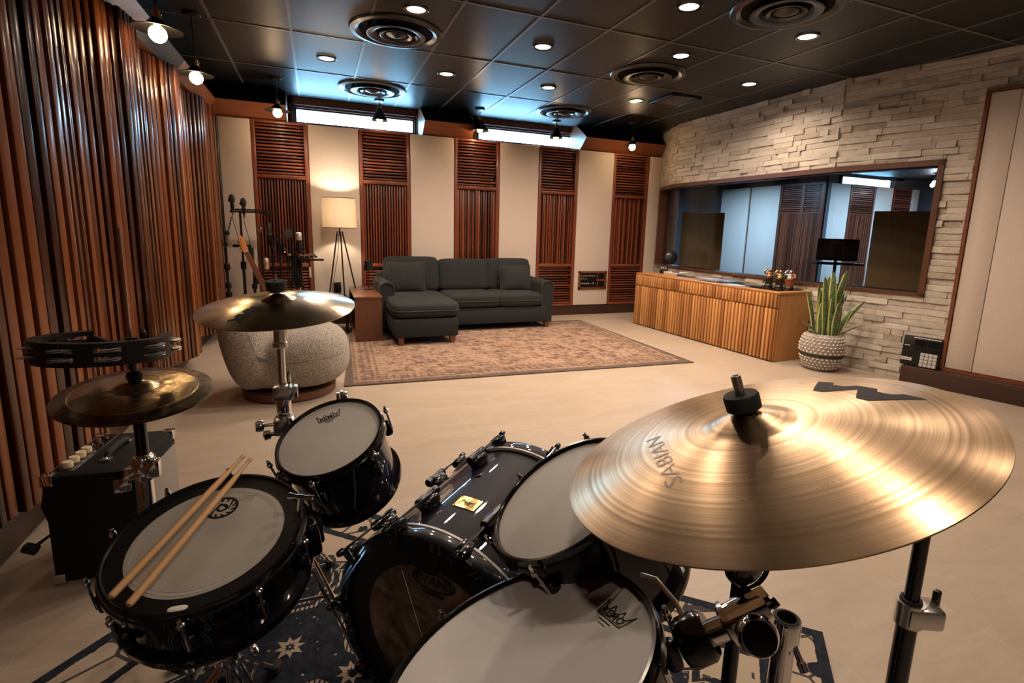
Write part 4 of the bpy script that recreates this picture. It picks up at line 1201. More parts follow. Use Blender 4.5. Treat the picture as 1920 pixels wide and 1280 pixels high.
def drum(name, label, C, n, rh, r, depth, nl, ph, shell, hoopm, xdir, headm, logo=None, logom=INK, lugm=BCHROME, sz=1.0, grp='drums of the kit', hd=.028, long_=False, cat='drum'):
    T = frame(KP(*C), n, xdir)
    t = thing(name, label, cat, mat=T, group=None)
    b = MB(); rs_ = rh - .002
    b.lathe([(rs_, -.012), (rs_ + .002, -hd), (rs_ + .002, -depth + hd), (rs_, -depth + .012)], 64); b.build('shell', shell, t)
    b = MB(); b.lathe(hoop_prof(rh, r, 0, hd), 72, close=True); b.build('top_hoop', hoopm, t)
    b = MB(); b.lathe(hoop_prof(rh, r, 0, hd), 72, M.Translation((0, 0, -depth)) @ M.Scale(-1, 4, (0, 0, 1)), close=True); b.build('bottom_hoop', hoopm, t)
    b = MB(); b.lathe([(rh, -.0085), (rh * .97, -.0075), (0, -.0075)], 72); b.build('drum_head', headm, t)
    b = MB(); b.lathe([(rh, -depth + .009), (0, -depth + .009)], 64); b.build('bottom_head', RINGBLK, t)
    lug_row(t, nl, ph, rh + .002, -.013, depth, lugm, CHROME, sz, long_=long_)
    if logo:
        (lx, ly), w, ang = logo; b = MB(); crown(b, w, M.Translation((lx, ly, -.0073)) @ M.Rotation(ang, 4, 'Z')); b.build('head_logo', logom, t)
    return t
def loc2(C, n, xdir, w):
    """world offset from the drum's centre to its own xy"""
    T = frame(KP(*C), n, xdir); return [V(w).dot(V((T[0][i], T[1][i], T[2][i]))) for i in (0, 1)]
# small tom
C1, N1 = (.011, 1.34, .721), (-.281, -.33, .901); X1 = (1, 0, 0)
l0 = V(loc2(C1, N1, X1, (-.029, .070, .017))); l1 = V(loc2(C1, N1, X1, (.029, .070, .035)))
dl = l1 - l0
tom1 = drum('rack_tom', 'small dark blue tom with a white head, between the snare and the crash cymbal stand', C1, N1, .128, .1365, .205, 6, rad(12), SHELL, BLACKG, X1, HEAD, (tuple((l0 + l1) / 2), dl.length * 1.05, math.atan2(dl.y, dl.x)), sz=1.0)
# second tom
C2, N2 = (.423, .834, .748), (-.542, .113, .833)
tom2 = drum('rack_tom', 'tilted tom with a blank white head, partly under the big ride cymbal', C2, N2, .1515, .1605, .235, 6, rad(40), SHELL, BLACKG, (1, 0, 0), HEAD)
# floor tom
C3, N3 = (.247, .61, .643), (-.288, .24, .927)
l0 = V(loc2(C3, N3, (1, 0, 0), (.138, .004, .042))); l1 = V(loc2(C3, N3, (1, 0, 0), (.140, -.062, .059))); dl = l1 - l0
ft = drum('floor_tom', 'large floor tom with a white head, nearest the camera at the bottom of the photo', C3, N3, .2035, .2125, .40, 8, rad(18), SHELL, BLACKG, (1, 0, 0), HEAD, (tuple((l0 + l1) / 2), dl.length * 1.05, math.atan2(dl.y, dl.x)))
T = frame(KP(*C3), N3); Ti = T.inverted()
for ang in (55, 175, 295):
    a = rad(ang); b = MB(); up = T @ V((.235 * cos(a), .235 * sin(a), -.12)); dn = V((up.x + .03 * cos(a), up.y + .03 * sin(a), .012))
    b.cyl(Ti @ up, Ti @ dn, .0055, seg=10); lg = b.build('leg', CHROME, ft)
    b = MB(); b.sellip(T.inverted() @ (dn + V((0, 0, .002))), (.03, .03, .028), .7, .8, 12, 8); b.build('rubber_foot', RUBBER, lg)
    b = MB(); b.box(((.212) * cos(a), (.212) * sin(a), -.17), (.05, .035, .07), M.Rotation(a, 3, 'Z'), bev=.008); b.build('leg_bracket', BCHROME, ft)
# snare
CS, NS = (-.232, 1.15, .608), (-.089, -.233, .968)
sn = drum('snare_drum', 'black snare drum with a damped head and two drumsticks lying across it', CS, NS, .1795, .188, .150, 10, rad(14), SHELLK, SHELLK, (1, 0, 0), SNHEAD,
          logo=(tuple(loc2(CS, NS, (1, 0, 0), (.066, .098, .03))), .055, rad(12)), logom=INKF, sz=.9)
b = MB(); b.lathe([(.1785, -.0074), (.1785, -.0060), (.147, -.0062), (.147, -.0074)], 72, close=True); b.build('damping_ring', RINGBLK, sn)
b = MB(); b.lathe([(.139, -.0073), (.139, -.00705), (.134, -.00705), (.134, -.0073)], 72, close=True); b.lathe([(.131, -.0073), (.131, -.00708), (.1295, -.00708), (.1295, -.0073)], 72, close=True); b.build('head_rings', INKF, sn)
lx, ly = loc2(CS, NS, (1, 0, 0), (.015, .080, .02))
b = MB(); Tc = M.Translation((lx, ly, -.0073)); b.lathe([(.033, 0), (.033, .0003), (.027, .0003), (.027, 0)], 36, Tc, close=True)
for k in range(12):
    a = 2 * PI * k / 12; b.strip([(.021 * cos(a), .021 * sin(a)), (.031 * cos(a + .25), .031 * sin(a + .25))], .004, .0004, Tc)
b.lathe([(.012, 0), (.012, .0003), (.007, .0003), (.007, 0)], 24, Tc, close=True); b.strip([(-.02, -.012), (-.004, .014), (.012, -.006), (.02, .012)], .003, .0003, Tc); b.build('round_emblem', INK, sn)
lx, ly = loc2(CS, NS, (1, 0, 0), (-.026, -.163, -.042))
b = MB(); b.sellip((lx * .985, ly * .985, -.006), (.034, .012, .003), 1, .7, 16, 8, M.Rotation(math.atan2(ly, lx) + PI / 2, 4, 'Z')); b.build('ring_tab', WHITEPL, sn)
b = MB(); a = rad(195); T4 = M.Rotation(a, 4, 'Z'); b.sellip((.196, 0, -.07), (.03, .055, .10), .45, .6, 18, 12, T4); b.sellip((.213, .0, -.06), (.014, .018, .075), .5, .7, 14, 10, T4); b.build('strainer', BCHROME, sn)
# drum key clipped at the right edge of the snare
kp = frame(KP(*CS), NS) @ V((.180, .012, .010))
t = thing('drum_key', 'chrome drum key sitting on the right rim of the snare drum', 'drum key', mat=M.Translation(kp) @ M.Rotation(rad(-18), 4, 'Z') @ M.Rotation(rad(8), 4, 'Y'))
b = MB(); b.cyl((0, 0, -.014), (0, 0, .020), .0062, seg=12); b.build('socket', CHROME, t)
b = MB(); b.rod((-.028, 0, .022), (.030, 0, .022), [(0, 0), (.0065, .02), (.0075, .12), (.005, .3), (.0068, .5), (.005, .7), (.0075, .88), (.0065, .98), (0, 1)], 14); b.build('handle', CHROME, t)
# two sticks
def stick(lab, p0, p1):
    p0, p1 = V(p0), V(p1); d_ = p1 - p0; L = d_.length
    t = thing('drumstick', lab, 'drumstick', mat=M.Translation(p0) @ d_.to_track_quat('Z', 'Y').to_matrix().to_4x4(), group=None)
    b = MB(); b.tone = .6; r = .0073
    b.lathe([(0, 0), (r * .75, 0), (r, .003), (r, L * .70), (r * .92, L * .78), (r * .50, L * .945), (r * .42, L * .958)], 18); b.build('shaft', W_STICK, t)
    b = MB(); b.tone = .9; b.lathe([(r * .42, L * .955), (r * .62, L * .965), (r * .66, L * .982), (r * .5, L * .995), (0, L)], 16); b.build('tip', W_STICK, t)
    b = MB(); b.box((r * .82, 0, L * .42), (.0012, .004, .05)); b.build('brand_print', STAT_R, t)
NSv = V(NS).normalized()
stick('hickory drumstick lying across the snare, upper left of the pair', V((-.372, 1.061, .584)) + NSv * .0085 + V((0, 0, .000)), V((-.188, 1.398, .693)) + NSv * .002)
stick('hickory drumstick lying across the snare, lower right of the pair', V((-.338, 1.032, .580)) + NSv * .0085, V((-.170, 1.380, .6925)) + NSv * .000)

# bass drum
th, ta = .725, .078
D = V((cos(th) * cos(ta), sin(th) * cos(ta), sin(ta))); BC = V((KS * .211, KS * 1.045, 1.275 - KS * .958))
e1 = V((-sin(th), cos(th), 0))
TB = frame(BC, D, e1)                      # local x = left side, local y = up, local z = away from the drummer
bd_ = thing('bass_drum', 'midnight purple bass drum with a gold badge, lying under the toms', 'drum', mat=TB)
LB = .503; rb = .2795
b = MB(); b.lathe([(rb, .03), (rb, LB - .03)], 96); b.build('shell', SHELL, bd_)
def bhoop(name, z0, z1, m_):
    b = MB(); b.lathe([(.264, z0), (.2885, z0), (.2897, z0 + .003), (.2897, z1 - .003), (.2885, z1), (.2815, z1), (.264, z1)], 96, close=True); return b.build(name, m_, bd_)
h1 = bhoop('batter_hoop', 0, .040, SHELLK); h2 = bhoop('front_hoop', LB - .040, LB, SHELL)
for hh, z in ((h1, .0405), (h2, LB - .0465)):
    b = MB(); b.lathe([(.2815, z), (.2903, z), (.2903, z + .006), (.2815, z + .006)], 96, close=True); b.build('hoop_edge', WOODHOOP, hh)
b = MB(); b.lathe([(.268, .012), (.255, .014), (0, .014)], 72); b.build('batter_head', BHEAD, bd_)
b = MB(); b.lathe([(.266, .0118), (.204, .0128), (.204, .0134), (.266, .0134)], 72, close=True); b.build('damping_ring', RINGBLK, bd_)
b = MB(); b.lathe([(.268, LB - .012), (0, LB - .014)], 64); b.build('front_head', RINGBLK, bd_)
T5 = M.Translation((.02, .205, .0118)) @ M.Rotation(PI, 4, 'Y')
b = MB(); b.box((0, .03, .0), (.075, .06, .0012), None); b.sellip((0, 0, 0), (.07, .03, .0012), 1, .8, 16, 6)
o_ = b.build('black_patch', RINGBLK, bd_); o_.matrix_local = M.Translation((.012, .205, .0116)) @ M.Rotation(PI, 4, 'Y')
b = MB(); pts = [(.058 * cos(2 * PI * k / 40), .024 * sin(2 * PI * k / 40)) for k in range(41)]; b.strip(pts, .005, .0004)
vs, fs = text_geo('EVANS', .030, .0002, bold=.0005); b.add([(x * 1.15, y, z + .0002) for x, y, z in vs], fs)

for k in range(6): b.strip([(-.03 + .010 * k, -.034), (-.023 + .010 * k, -.034)], .006, .0004)
o_ = b.build('head_logo', INK, bd_); o_.matrix_local = M.Translation((-.006, .172, .0120)) @ M.Rotation(PI, 4, 'Y')
b = MB(); b.tube([(.085, .17, .0125), (.035, -.01, .0125)], .0007, 5); b.build('scratch', WHITEPL, bd_)
for side in (0, 1):
    for k in (0, 1, 2, 3, 4, 5, 6, 9):
        a = rad(36 * k); T6 = M.Rotation(a, 4, 'Z')
        zl, s_ = (.135, -1) if side == 0 else (LB - .135, 1); ze = .0 if side == 0 else LB
        b = MB(); b.sellip((0, 0, 0), (.036, .038, .062), .55, .75, 18, 14); b.lathe([(0, -.038), (.012, -.038), (.013, -.02), (.010, 0), (.013, .02), (.012, .038), (0, .038)], 14, M.Translation((.014, 0, 0)))
        lg = b.build('lug', BCHROME, bd_); lg.matrix_local = T6 @ M.Translation((rb + .014, 0, zl))
        L_ = abs(ze - zl)
        b = MB(); b.cyl((.016, 0, 0), (.016, 0, s_ * (L_ + .012)), .0034, seg=10); b.build('tension_rod', CHROME, lg)
        b = MB(); zc_ = s_ * (L_ - .016)
        b.box((.008, 0, zc_), (.020, .030, .046), bev=.006); b.box((-.006, 0, s_ * (L_ + .006)), (.040, .026, .008), bev=.003); b.lathe([(0, 0), (.008, 0), (.0085, .012), (.006, .018), (0, .018)], 12, M.Translation((.016, 0, s_ * (L_ + .008))) @ (M.Rotation(PI, 4, 'X') if s_ < 0 else M.Identity(4)))
        b.build('claw_hook', BCHROME, lg)
# badge and vent on the shell
a = rad(90); z = .172
T7 = TB.inverted() @ M.Identity(4)
b = MB(); w, h_ = .062, .046
N_ = 8; vs = []; fs = []
for i in range(N_ + 1):
    aa = a + (-.5 + i / N_) * w / rb
    for zz in (z - h_ / 2, z + h_ / 2): vs.append(((rb + .0016) * cos(aa), (rb + .0016) * sin(aa), zz))
for i in range(N_): fs.append((2 * i, 2 * i + 1, 2 * i + 3, 2 * i + 2))
b.add(vs, fs); bg = b.build('badge', GOLD, bd_)
b = MB(); Tt = M.Rotation(a, 4, 'Z') @ M.Translation((rb + .0026, 0, z)) @ M([[0, 0, 1, 0], [1, 0, 0, 0], [0, 1, 0, 0], [0, 0, 0, 1]])
vs, fs = text_geo('Pearl', .019, .0003, shear=.25); b.add(vs, fs, Tt); 
for k in range(6): b.strip([(-.010 + .0036 * k, -.010), (-.0075 + .0036 * k, -.010)], .0018, .0003, Tt)
for sx in (-1, 1):
    for sy in (-1, 1): b.lathe([(0, 0), (.0018, 0), (.001, .001), (0, .001)], 8, Tt @ M.Translation((sx * .027, sy * .019, -.0008)))
    b.strip([(sx * .024, -.010), (sx * .019, -.016), (sx * .016, -.011), (sx * .021, -.006)], .0014, .0003, Tt)
b.build('badge_lettering', INK, bg)
b = MB(); b.lathe([(.004, .0), (.0075, .0), (.009, .001), (.0075, .004), (.0045, .004)], 18, M.Rotation(rad(80), 4, 'Z') @ M.Translation((rb, 0, .30)) @ M.Rotation(PI / 2, 4, 'Y')); b.build('air_vent', CHROME, bd_)

# ------------------------------------------------------------------ cymbals
def cym_prof(R, rb_, hb, hbow, n=26):
    P = []
    for k in range(n + 1):
        r = R * k / n
        P.append(r)
    rr = sorted(set(P + [rb_ * q for q in (.2, .4, .6, .8, .9, 1.0, 1.1, 1.2)]))
    out = []
    for r in rr:
        u = min(1, max(0, (r - rb_) / (R - rb_))); z = hbow * (1 - u ** 1.75)
        if r < rb_: z += hb * (1 - (r / rb_) ** 2) ** (1.0 if hb > .017 else 1.35)
        elif r < rb_ * 1.2: z += 0
        out.append((r, z))
    return out
def cym_z(P, r):
    for (r0, z0), (r1, z1) in zip(P[:-1], P[1:]):
        if r0 <= r <= r1: return z0 + (z1 - z0) * (r - r0) / max(1e-9, r1 - r0)
    return P[-1][1]
def cymbal(name, lab, C, n, R, rb_, hb, hbow, m_, xdir=(1, 0, 0), flip=False):
    T = frame(KP(*C) if not flip else C, n, xdir); t = thing(name, lab, 'cymbal', mat=T)
    P = cym_prof(R, rb_, hb, hbow); P = [(max(r, .006), z) for r, z in P]
    b = MB(); b.lathe(P + [(r, z - .0016) for r, z in reversed(P)], 128, close=True); b.build('bronze', m_, t, angle=60)
    return t, P, T
def print_on(t, P, T, txt, size, l0, l1, m_, sx=1.0, dz=.0006, bold=.0, name='printed_logo', mirror=False):
    """flat print that follows the bow; l0..l1 = world offsets of the text's ends"""
    ax = [V((T[0][i], T[1][i], T[2][i])) for i in range(3)]
    a0 = V((V(l0).dot(ax[0]), V(l0).dot(ax[1]))); a1 = V((V(l1).dot(ax[0]), V(l1).dot(ax[1])))
    m = (a0 + a1) / 2; d_ = (a1 - a0); L = d_.length; d_.normalize(); nn = V((-d_.y, d_.x))
    vs, fs = text_geo(txt, size, 0, bold=bold)
    bm = bmesh.new()
    for v in vs: bm.verts.new(v)
    bm.verts.ensure_lookup_table()
    for f in fs:
        try: bm.faces.new([bm.verts[i] for i in f])
        except ValueError: pass
    bmesh.ops.triangulate(bm, faces=bm.faces[:]); bmesh.ops.subdivide_edges(bm, edges=bm.edges[:], cuts=2, use_grid_fill=True)
    xs = [v.co.x for v in bm.verts]; wx = max(xs) - min(xs); cx_ = (max(xs) + min(xs)) / 2; k = L / wx
    for v in bm.verts:
        p = m + d_ * ((v.co.x - cx_) * k) + nn * (v.co.y * k * sx); v.co = (p.x, p.y, cym_z(P, p.length) + dz)
    b = MB(); b.bm(bm); o = b.build(name, m_, t, smooth=False); return o
# the big ride
ride, RP, RT = cymbal('ride_cymbal', 'huge bronze ride cymbal in the right foreground with AA letters', (.525, .482, .977), (-.274, .185, .944), .2575, .060, .016, .034, CYM_RIDE)
print_on(ride, RP, RT, 'AA', .05, (.150, -.110, .05), (.156, .046, .03), INK, sx=.62, bold=.004)
INKS = plain('worn_print', (.30, .23, .16), .42, .8)
print_on(ride, RP, RT, 'SABIAN', .03, (-.150, -.040, -.03), (-.085, .090, -.04), INKS, sx=.7, name='worn_lettering', dz=.0004)
# crash on its stand
crash, CP, CT = cymbal('crash_cymbal', 'bronze crash cymbal marked HHX above the armchair', (-.105, 1.581, 1.013), (-.033, -.124, .992), .2055, .046, .018, .026, CYM_CRASH)
print_on(crash, CP, CT, 'HHX', .05, (-.046, -.064, -.009), (-.098, -.142, -.02), INK, sx=1.05, bold=.003)
# hi-hat pair
HN = (.017, -.135, .991); HC = KP(-.462, 1.621, .789)
hat, HP, HT = cymbal('hi_hat_cymbal', 'upper dark hammered hi-hat cymbal under the tambourine', (-.462, 1.621, .789), HN, .180, .052, .018, .016, CYM_HAT)
b = MB(); P2 = [(r, z + .0006) for r, z in HP if r <= .0525]; b.lathe(P2, 64); b.build('bell', CYM_BELL, hat)
b = MB(); b.lathe([(.1425, cym_z(HP, .1425) + .0002), (.1435, cym_z(HP, .1435) + .0009), (.1445, cym_z(HP, .1445) + .0002)], 96); b.build('lathe_ring', CYM_BELL, hat)
hv = V(HN).normalized()
hat2, _, _ = cymbal('hi_hat_cymbal', 'lower hi-hat cymbal facing down beneath the hammered upper one', tuple(HC - hv * .008), tuple(-hv), .178, .052, .018, .016, CYM_HAT, flip=True)

# ------------------------------------------------------------------ stands and hardware
def tripod(t, h, rad_, az, m_, low=.10, strut=True, zf=0.0):
    for k in (az if isinstance(az, (list, tuple)) else [az + 120 * k for k in range(3)]):
        a = rad(k); dx, dy = cos(a), sin(a)
        b = MB(); 
        for s in (-1, 1):
            ox, oy = -dy * .009 * s, dx * .009 * s
            b.tube([(ox + dx * .02, oy + dy * .02, h), (ox + dx * rad_, oy + dy * rad_, .016 + zf)], .0055, 8)
        if strut: b.tube([(dx * .016, dy * .016, low), (dx * rad_ * .52, dy * rad_ * .52, h * .52)], .005, 8)
        lg = b.build('leg', m_, t)
        b = MB(); b.sellip((dx * (rad_ + .008), dy * (rad_ + .008), .013 + zf), (.05, .032, .026), .6, .8, 14, 10, M.Rotation(a, 4, 'Z')); b.build('rubber_foot', RUBBER, lg)
def collar(t, z, r, h, m_, wing=None, x=0, y=0):
    b = MB(); b.lathe([(0, z), (r, z), (r + .002, z + .004), (r + .002, z + h - .004), (r, z + h), (0, z + h)], 24, M.Translation((x, y, 0))); c = b.build('collar', m_, t)
    if wing is not None:
        a = rad(wing); b = MB(); T8 = M.Translation((x, y, z + h / 2)) @ M.Rotation(a, 4, 'Z')
        b.rod(T8 @ V((r, 0, 0)), T8 @ V((r + .026, 0, 0)), [(0, 0), (.006, 0), (.006, 1), (0, 1)], 10); b.sellip((r + .034, 0, 0), (.016, .038, .014), .8, .8, 12, 8, T8); b.build('wing_screw', m_, c)
    return c
# crash stand
cp = KP(-.105, 1.581, 1.013)
t = thing('cymbal_stand', 'chrome stand carrying the crash cymbal, beside the armchair', 'stand', (cp.x, cp.y, .0085))
b = MB(); b.cyl((0, 0, .10), (0, 0, .70), .0145, seg=24); b.build('lower_tube', CHROME, t)
b = MB(); b.cyl((0, 0, .70), (0, 0, .915), .0105, seg=24); b.build('upper_tube', CHROME, t)
b = MB(); b.cyl((0, 0, .915), (0, 0, .985), .017, seg=24); b.lathe([(.017, .91), (.021, .915), (.021, .925), (.017, .93)], 24); b.build('tilter', CHROMEB, t)
ct = frame(cp - V((0, 0, .0085)) , (-.033, -.124, .992))
ax = V((-.033, -.124, .992)).normalized(); q = cp - V((cp.x, cp.y, .0085))
b = MB(); b.cyl(V((0, 0, .98)), q + ax * .095, .004, seg=10); b.build('rod', CHROME, t)
b = MB(); b.rod(q + ax * .005, q + ax * .037, [(0, 0), (.018, 0), (.018, 1), (0, 1)], 20); b.build('lower_felt', RUBBER, t)
b = MB(); b.rod(q + ax * .0475, q + ax * .079, [(0, 0), (.016, 0), (.026, .22), (.0275, .9), (.026, 1), (0, 1)], 28); b.build('top_felt', RUBBER, t)
b = MB(); b.box((0, -.012, .782), (.052, .050, .042), bev=.006); b.box((.03, -.012, .782), (.02, .036, .036), bev=.004); b.lathe([(0, 0), (.009, 0), (.009, .002), (0, .002)], 6, M.Translation((.012, -.0375, .782)) @ M.Rotation(PI / 2, 4, 'X')); b.build('memory_lock', CHROMEB, t)
b = MB(); b.sellip((.018, -.02, .825), (.012, .010, .045), .9, .9, 12, 10); b.build('wing_screw', CHROME, t)
collar(t, .715, .018, .05, CHROME); collar(t, .30, .019, .05, CHROME)
tripod(t, .34, .30, -51, CHROME)
# clamp that carries the small tom
t = thing('tom_clamp', 'chrome clamp with round knobs holding the small tom to the crash stand', 'clamp', (cp.x, cp.y, .690))
b = MB(); b.box((0, -.012, 0), (.058, .060, .050), bev=.010); b.lathe([(.016, -.03), (.022, -.03), (.022, .03), (.016, .03)], 24, close=True); b.build('clamp_body', CHROMEB, t)
b = MB(); b.rod((-.028, -.02, .008), (-.075, -.03, .010), [(0, 0), (.005, 0), (.005, .5), (.015, .55), (.017, .75), (.015, 1), (0, 1)], 16); b.build('wing_screw', CHROME, t)
b = MB(); b.rod((-.022, -.035, -.014), (-.055, -.045, -.014), [(0, 0), (.006, 0), (.006, .4), (.013, .45), (.014, .9), (0, 1)], 16); b.build('wing_screw', CHROME, t)
b = MB(); b.tube([(.012, -.03, .012), (.012, -.06, .035), (.02, -.10, .045)], .0055, 10); b.build('arm', CHROME, t)
# the tom's own mounting post seen over its far rim
T1 = frame(KP(*C1), N1); p = T1 @ V((.035, .150, -.02))
t = thing('tom_holder', 'chrome L-shaped holder showing above the far rim of the small tom', 'holder', tuple(p))
b = MB()
for k in (-1, 0, 1): b.rod((k * .0105, 0, -.06), (k * .0105, 0, .022 + .004 * (k == 0)), [(0, 0), (.0045, 0), (.0045, .9), (.003, 1), (0, 1)], 12)
b.build('posts', CHROME, t)
b = MB(); b.box((0, 0, -.01), (.034, .016, .020), bev=.004); b.build('clamp_body', CHROMEB, t)
# hi-hat stand
hp = HC
t = thing('hi_hat_stand', 'chrome hi-hat stand with a tall thin rod, in front of the black amplifier', 'stand', (hp.x, hp.y, .0085))
q = hp - V((hp.x, hp.y, .0085))
b = MB(); b.cyl((0, 0, .08), (0, 0, .575), .0185, seg=24); b.build('lower_tube', CHROME, t)
b = MB(); b.cyl((0, 0, .575), (0, 0, q.z - .045), .0150, seg=24); b.build('upper_tube', BCHROME, t)
b = MB(); b.lathe([(.0, q.z - .047), (.022, q.z - .047), (.024, q.z - .035), (.014, q.z - .027), (0, q.z - .027)], 24); b.build('cymbal_seat', BLACK, t)
b = MB(); b.lathe([(.0185, .545), (.026, .55), (.028, .565), (.024, .572), (.028, .580), (.029, .610), (.024, .618), (.017, .622)], 28); b.box((.026, -.018, .585), (.034, .030, .052), bev=.006); b.build('height_clamp', CHROME, t)
b = MB(); b.box((-.045, -.03, .548), (.040, .014, .036), bev=.006); b.cyl((-.035, -.02, .56), (0, 0, .57), .006, seg=10); b.build('wing_screw', CHROME, t)
b = MB(); b.cyl((0, 0, q.z - .05), (0, 0, 1.238), .0032, seg=10); b.build('pull_rod', CHROMEB, t)
tripod(t, .33, .25, [85, -45], CHROME)
t = thing('hi_hat_clutch', 'black and chrome clutch between the tambourine and the hi-hat cymbal', 'clutch', tuple(hp + V((0, 0, .002))))
b = MB(); b.lathe([(.0045, .034), (.016, .034), (.019, .042), (.018, .052), (.012, .058), (.0045, .058)], 24, close=True); b.build('felt', RUBBER, t)
b = MB(); b.lathe([(.0045, .058), (.009, .058), (.009, .104), (.0045, .104)], 20, close=True); b.build('sleeve', BCHROME, t)
b = MB(); b.lathe([(.0045, .086), (.011, .086), (.012, .092), (.011, .098), (.0045, .098)], 16, close=True); b.build('lock_ring', CHROME, t)
# tambourine: black crescent frame with pairs of jingles
tc = V((-.535, 1.665, .905))
t = thing('tambourine', 'black crescent tambourine with silver jingles clamped on the hi-hat rod', 'tambourine', mat=M.Translation(tc) @ M.Rotation(rad(-4), 4, 'X') @ M.Rotation(rad(2), 4, 'Y'))
Rt, ht = .150, .058
A0_, A1_ = rad(118), rad(118 + 268)
b = MB(); 
def arcbox(r0, r1, z0, z1, a0, a1, n):
    vs = []; fs = []
    for i in range(n + 1):
        a = a0 + (a1 - a0) * i / n; c, s = cos(a), sin(a)
        vs += [(r0 * c, r0 * s, z0), (r1 * c, r1 * s, z0), (r1 * c, r1 * s, z1), (r0 * c, r0 * s, z1)]
    for i in range(n):
        o_ = 4 * i
        for k in range(4): fs.append((o_ + k, o_ + (k + 1) % 4, o_ + 4 + (k + 1) % 4, o_ + 4 + k))
    fs.append((0, 1, 2, 3)); fs.append((4 * n + 3, 4 * n + 2, 4 * n + 1, 4 * n)); b.add(vs, fs)
arcbox(Rt - .028, Rt, ht - .012, ht, A0_, A1_, 48); arcbox(Rt - .028, Rt, 0, .012, A0_, A1_, 48); arcbox(Rt - .028, Rt, .024, .034, A0_, A1_, 48)
slots = []
ns = 7; aw = rad(17)
for k in range(ns):
    slots.append(A0_ + rad(16) + (A1_ - A0_ - rad(32)) * k / (ns - 1))
ed = [A0_] + [v for s_ in slots for v in (s_ - aw / 2 - .06, s_ + aw / 2 + .06)] + [A1_]
for k in range(0, len(ed), 2):
    if ed[k + 1] - ed[k] > .02: arcbox(Rt - .028, Rt, 0, ht, ed[k], ed[k + 1], 8)
for k in range(9):
    a = A0_ + rad(6) + (A1_ - A0_ - rad(12)) * k / 8
    b.lathe([(0, 0), (.003, 0), (.002, .0015), (0, .0015)], 8, M.Rotation(a, 4, 'Z') @ M.Translation((Rt, 0, ht - .006)) @ M.Rotation(PI / 2, 4, 'Y'))
b.build('frame', BLACK, t)
pa, pb = V((Rt * .9 * cos(A0_), Rt * .9 * sin(A0_))), V((Rt * .9 * cos(A1_), Rt * .9 * sin(A1_)))
b = MB(); rp = V((hp.x - tc.x, hp.y - tc.y))
b.tube([(pa.x, pa.y, ht * .55), (pa.lerp(rp, .4).x, pa.lerp(rp, .4).y, ht * .45), (rp.x, rp.y + .004, ht * .5), (pb.x, pb.y, ht * .55)], [.016, .012, .013, .016], 10); b.build('crossbar', BLACK, t)
b = MB(); b.cyl((rp.x, rp.y, ht * .2), (rp.x, rp.y, ht * .95), .013, seg=16); b.sellip((rp.x + .022, rp.y + .01, ht * 1.05), (.016, .016, .03), .8, .8, 12, 8); b.build('rod_clamp', BLACK, t)
jp = [(0, -.003), (.0055, -.003), (.0085, .0006), (.0215, .0002), (.0222, .0008), (.0085, .0018), (.0055, -.0015), (0, -.0015)]
J = MB(); J.lathe(jp, 22, close=False); J.lathe([(r, -z - .0005) for r, z in jp], 22, M.Translation((0, 0, -.0025)))
jm = None
for s_ in slots:
    for z in (.0195, .0430):
        if jm is None:
            j = J.build('jingle', NICKEL, t); jm = j
        else:
            j = jm.copy(); COL.objects.link(j); j.parent = t
        rj = Rt - .001; j.location = (rj * cos(s_), rj * sin(s_), z); j.rotation_euler = (rad(5), 0, s_)
# snare stand
T = frame(KP(*CS), NS); sb = T @ V((0, 0, -.17))
t = thing('snare_stand', 'chrome tripod stand under the snare drum', 'stand', (sb.x, sb.y, .0085))
b = MB(); b.cyl((0, 0, .08), (0, 0, .36), .0125, seg=20); b.build('tube', CHROME, t)
collar(t, .26, .016, .045, CHROME, 200)
for ang in (20, 140, 260):
    a = rad(ang); e_ = T @ V((.192 * cos(a), .192 * sin(a), -.158)); e2 = T @ V((.192 * cos(a), .192 * sin(a), -.135)); o3 = V((sb.x, sb.y, .0085))
    b = MB(); b.tube([V((0, 0, .36)), V((e_ - o3)) * .98 + V((0, 0, -.01)), e_ - o3, e2 - o3], .006, 8); b.build('basket_arm', CHROME, t)
tripod(t, .26, .24, 75, CHROME)
# ride stand: straight pole below the ride with a black tilter
rp_ = KP(.525, .482, .977); rn = V((-.274, .185, .944)).normalized()
t = thing('cymbal_stand', 'dark stand carrying the big ride cymbal, behind the floor tom', 'stand', (rp_.x, rp_.y, .0085))
q = rp_ - V((rp_.x, rp_.y, .0085))
b = MB(); b.cyl((0, 0, .12), (0, 0, .815), .0105, seg=20); b.build('upper_tube', BCHROME, t)
b = MB(); b.cyl((0, 0, .10), (0, 0, .60), .0145, seg=20); b.build('lower_tube', CHROME, t)
b = MB(); b.sellip((0, -.005, .818), (.062, .035, .062), .9, .9, 24, 16); b.lathe([(.030, -.004), (.032, 0), (.030, .004)], 28, M.Translation((.006, -.014, .815)) @ M.Rotation(PI / 2, 4, 'X')); b.build('tilter', BLACKG, t)
b = MB(); b.cyl((0, 0, .82), q + rn * .006, .005, seg=10); b.cyl(q + rn * .0, q + rn * .098, .0052, seg=12); b.build('rod', CHROME, t)
b = MB(); b.rod(q + rn * .022, q + rn * .046, [(0, 0), (.015, 0), (.015, 1), (0, 1)], 20); b.build('lower_felt', RUBBER, t)
b = MB(); b.rod(q + rn * .052, q + rn * .074, [(0, 0), (.019, 0), (.0225, .1), (.023, .85), (.0215, 1), (0, 1)], 32); b.build('top_felt', RUBBER, t)
tb = q + rn * .0985
b = MB(); b.rod(q + rn * .074, q + rn * .1, [(.0052, 0), (.0066, .05), (.0066, 1), (.0042, 1), (.0042, .8), (0, .8)], 16); b.build('sleeve', CHROMEB, t)
tripod(t, .34, .32, -30, CHROME)
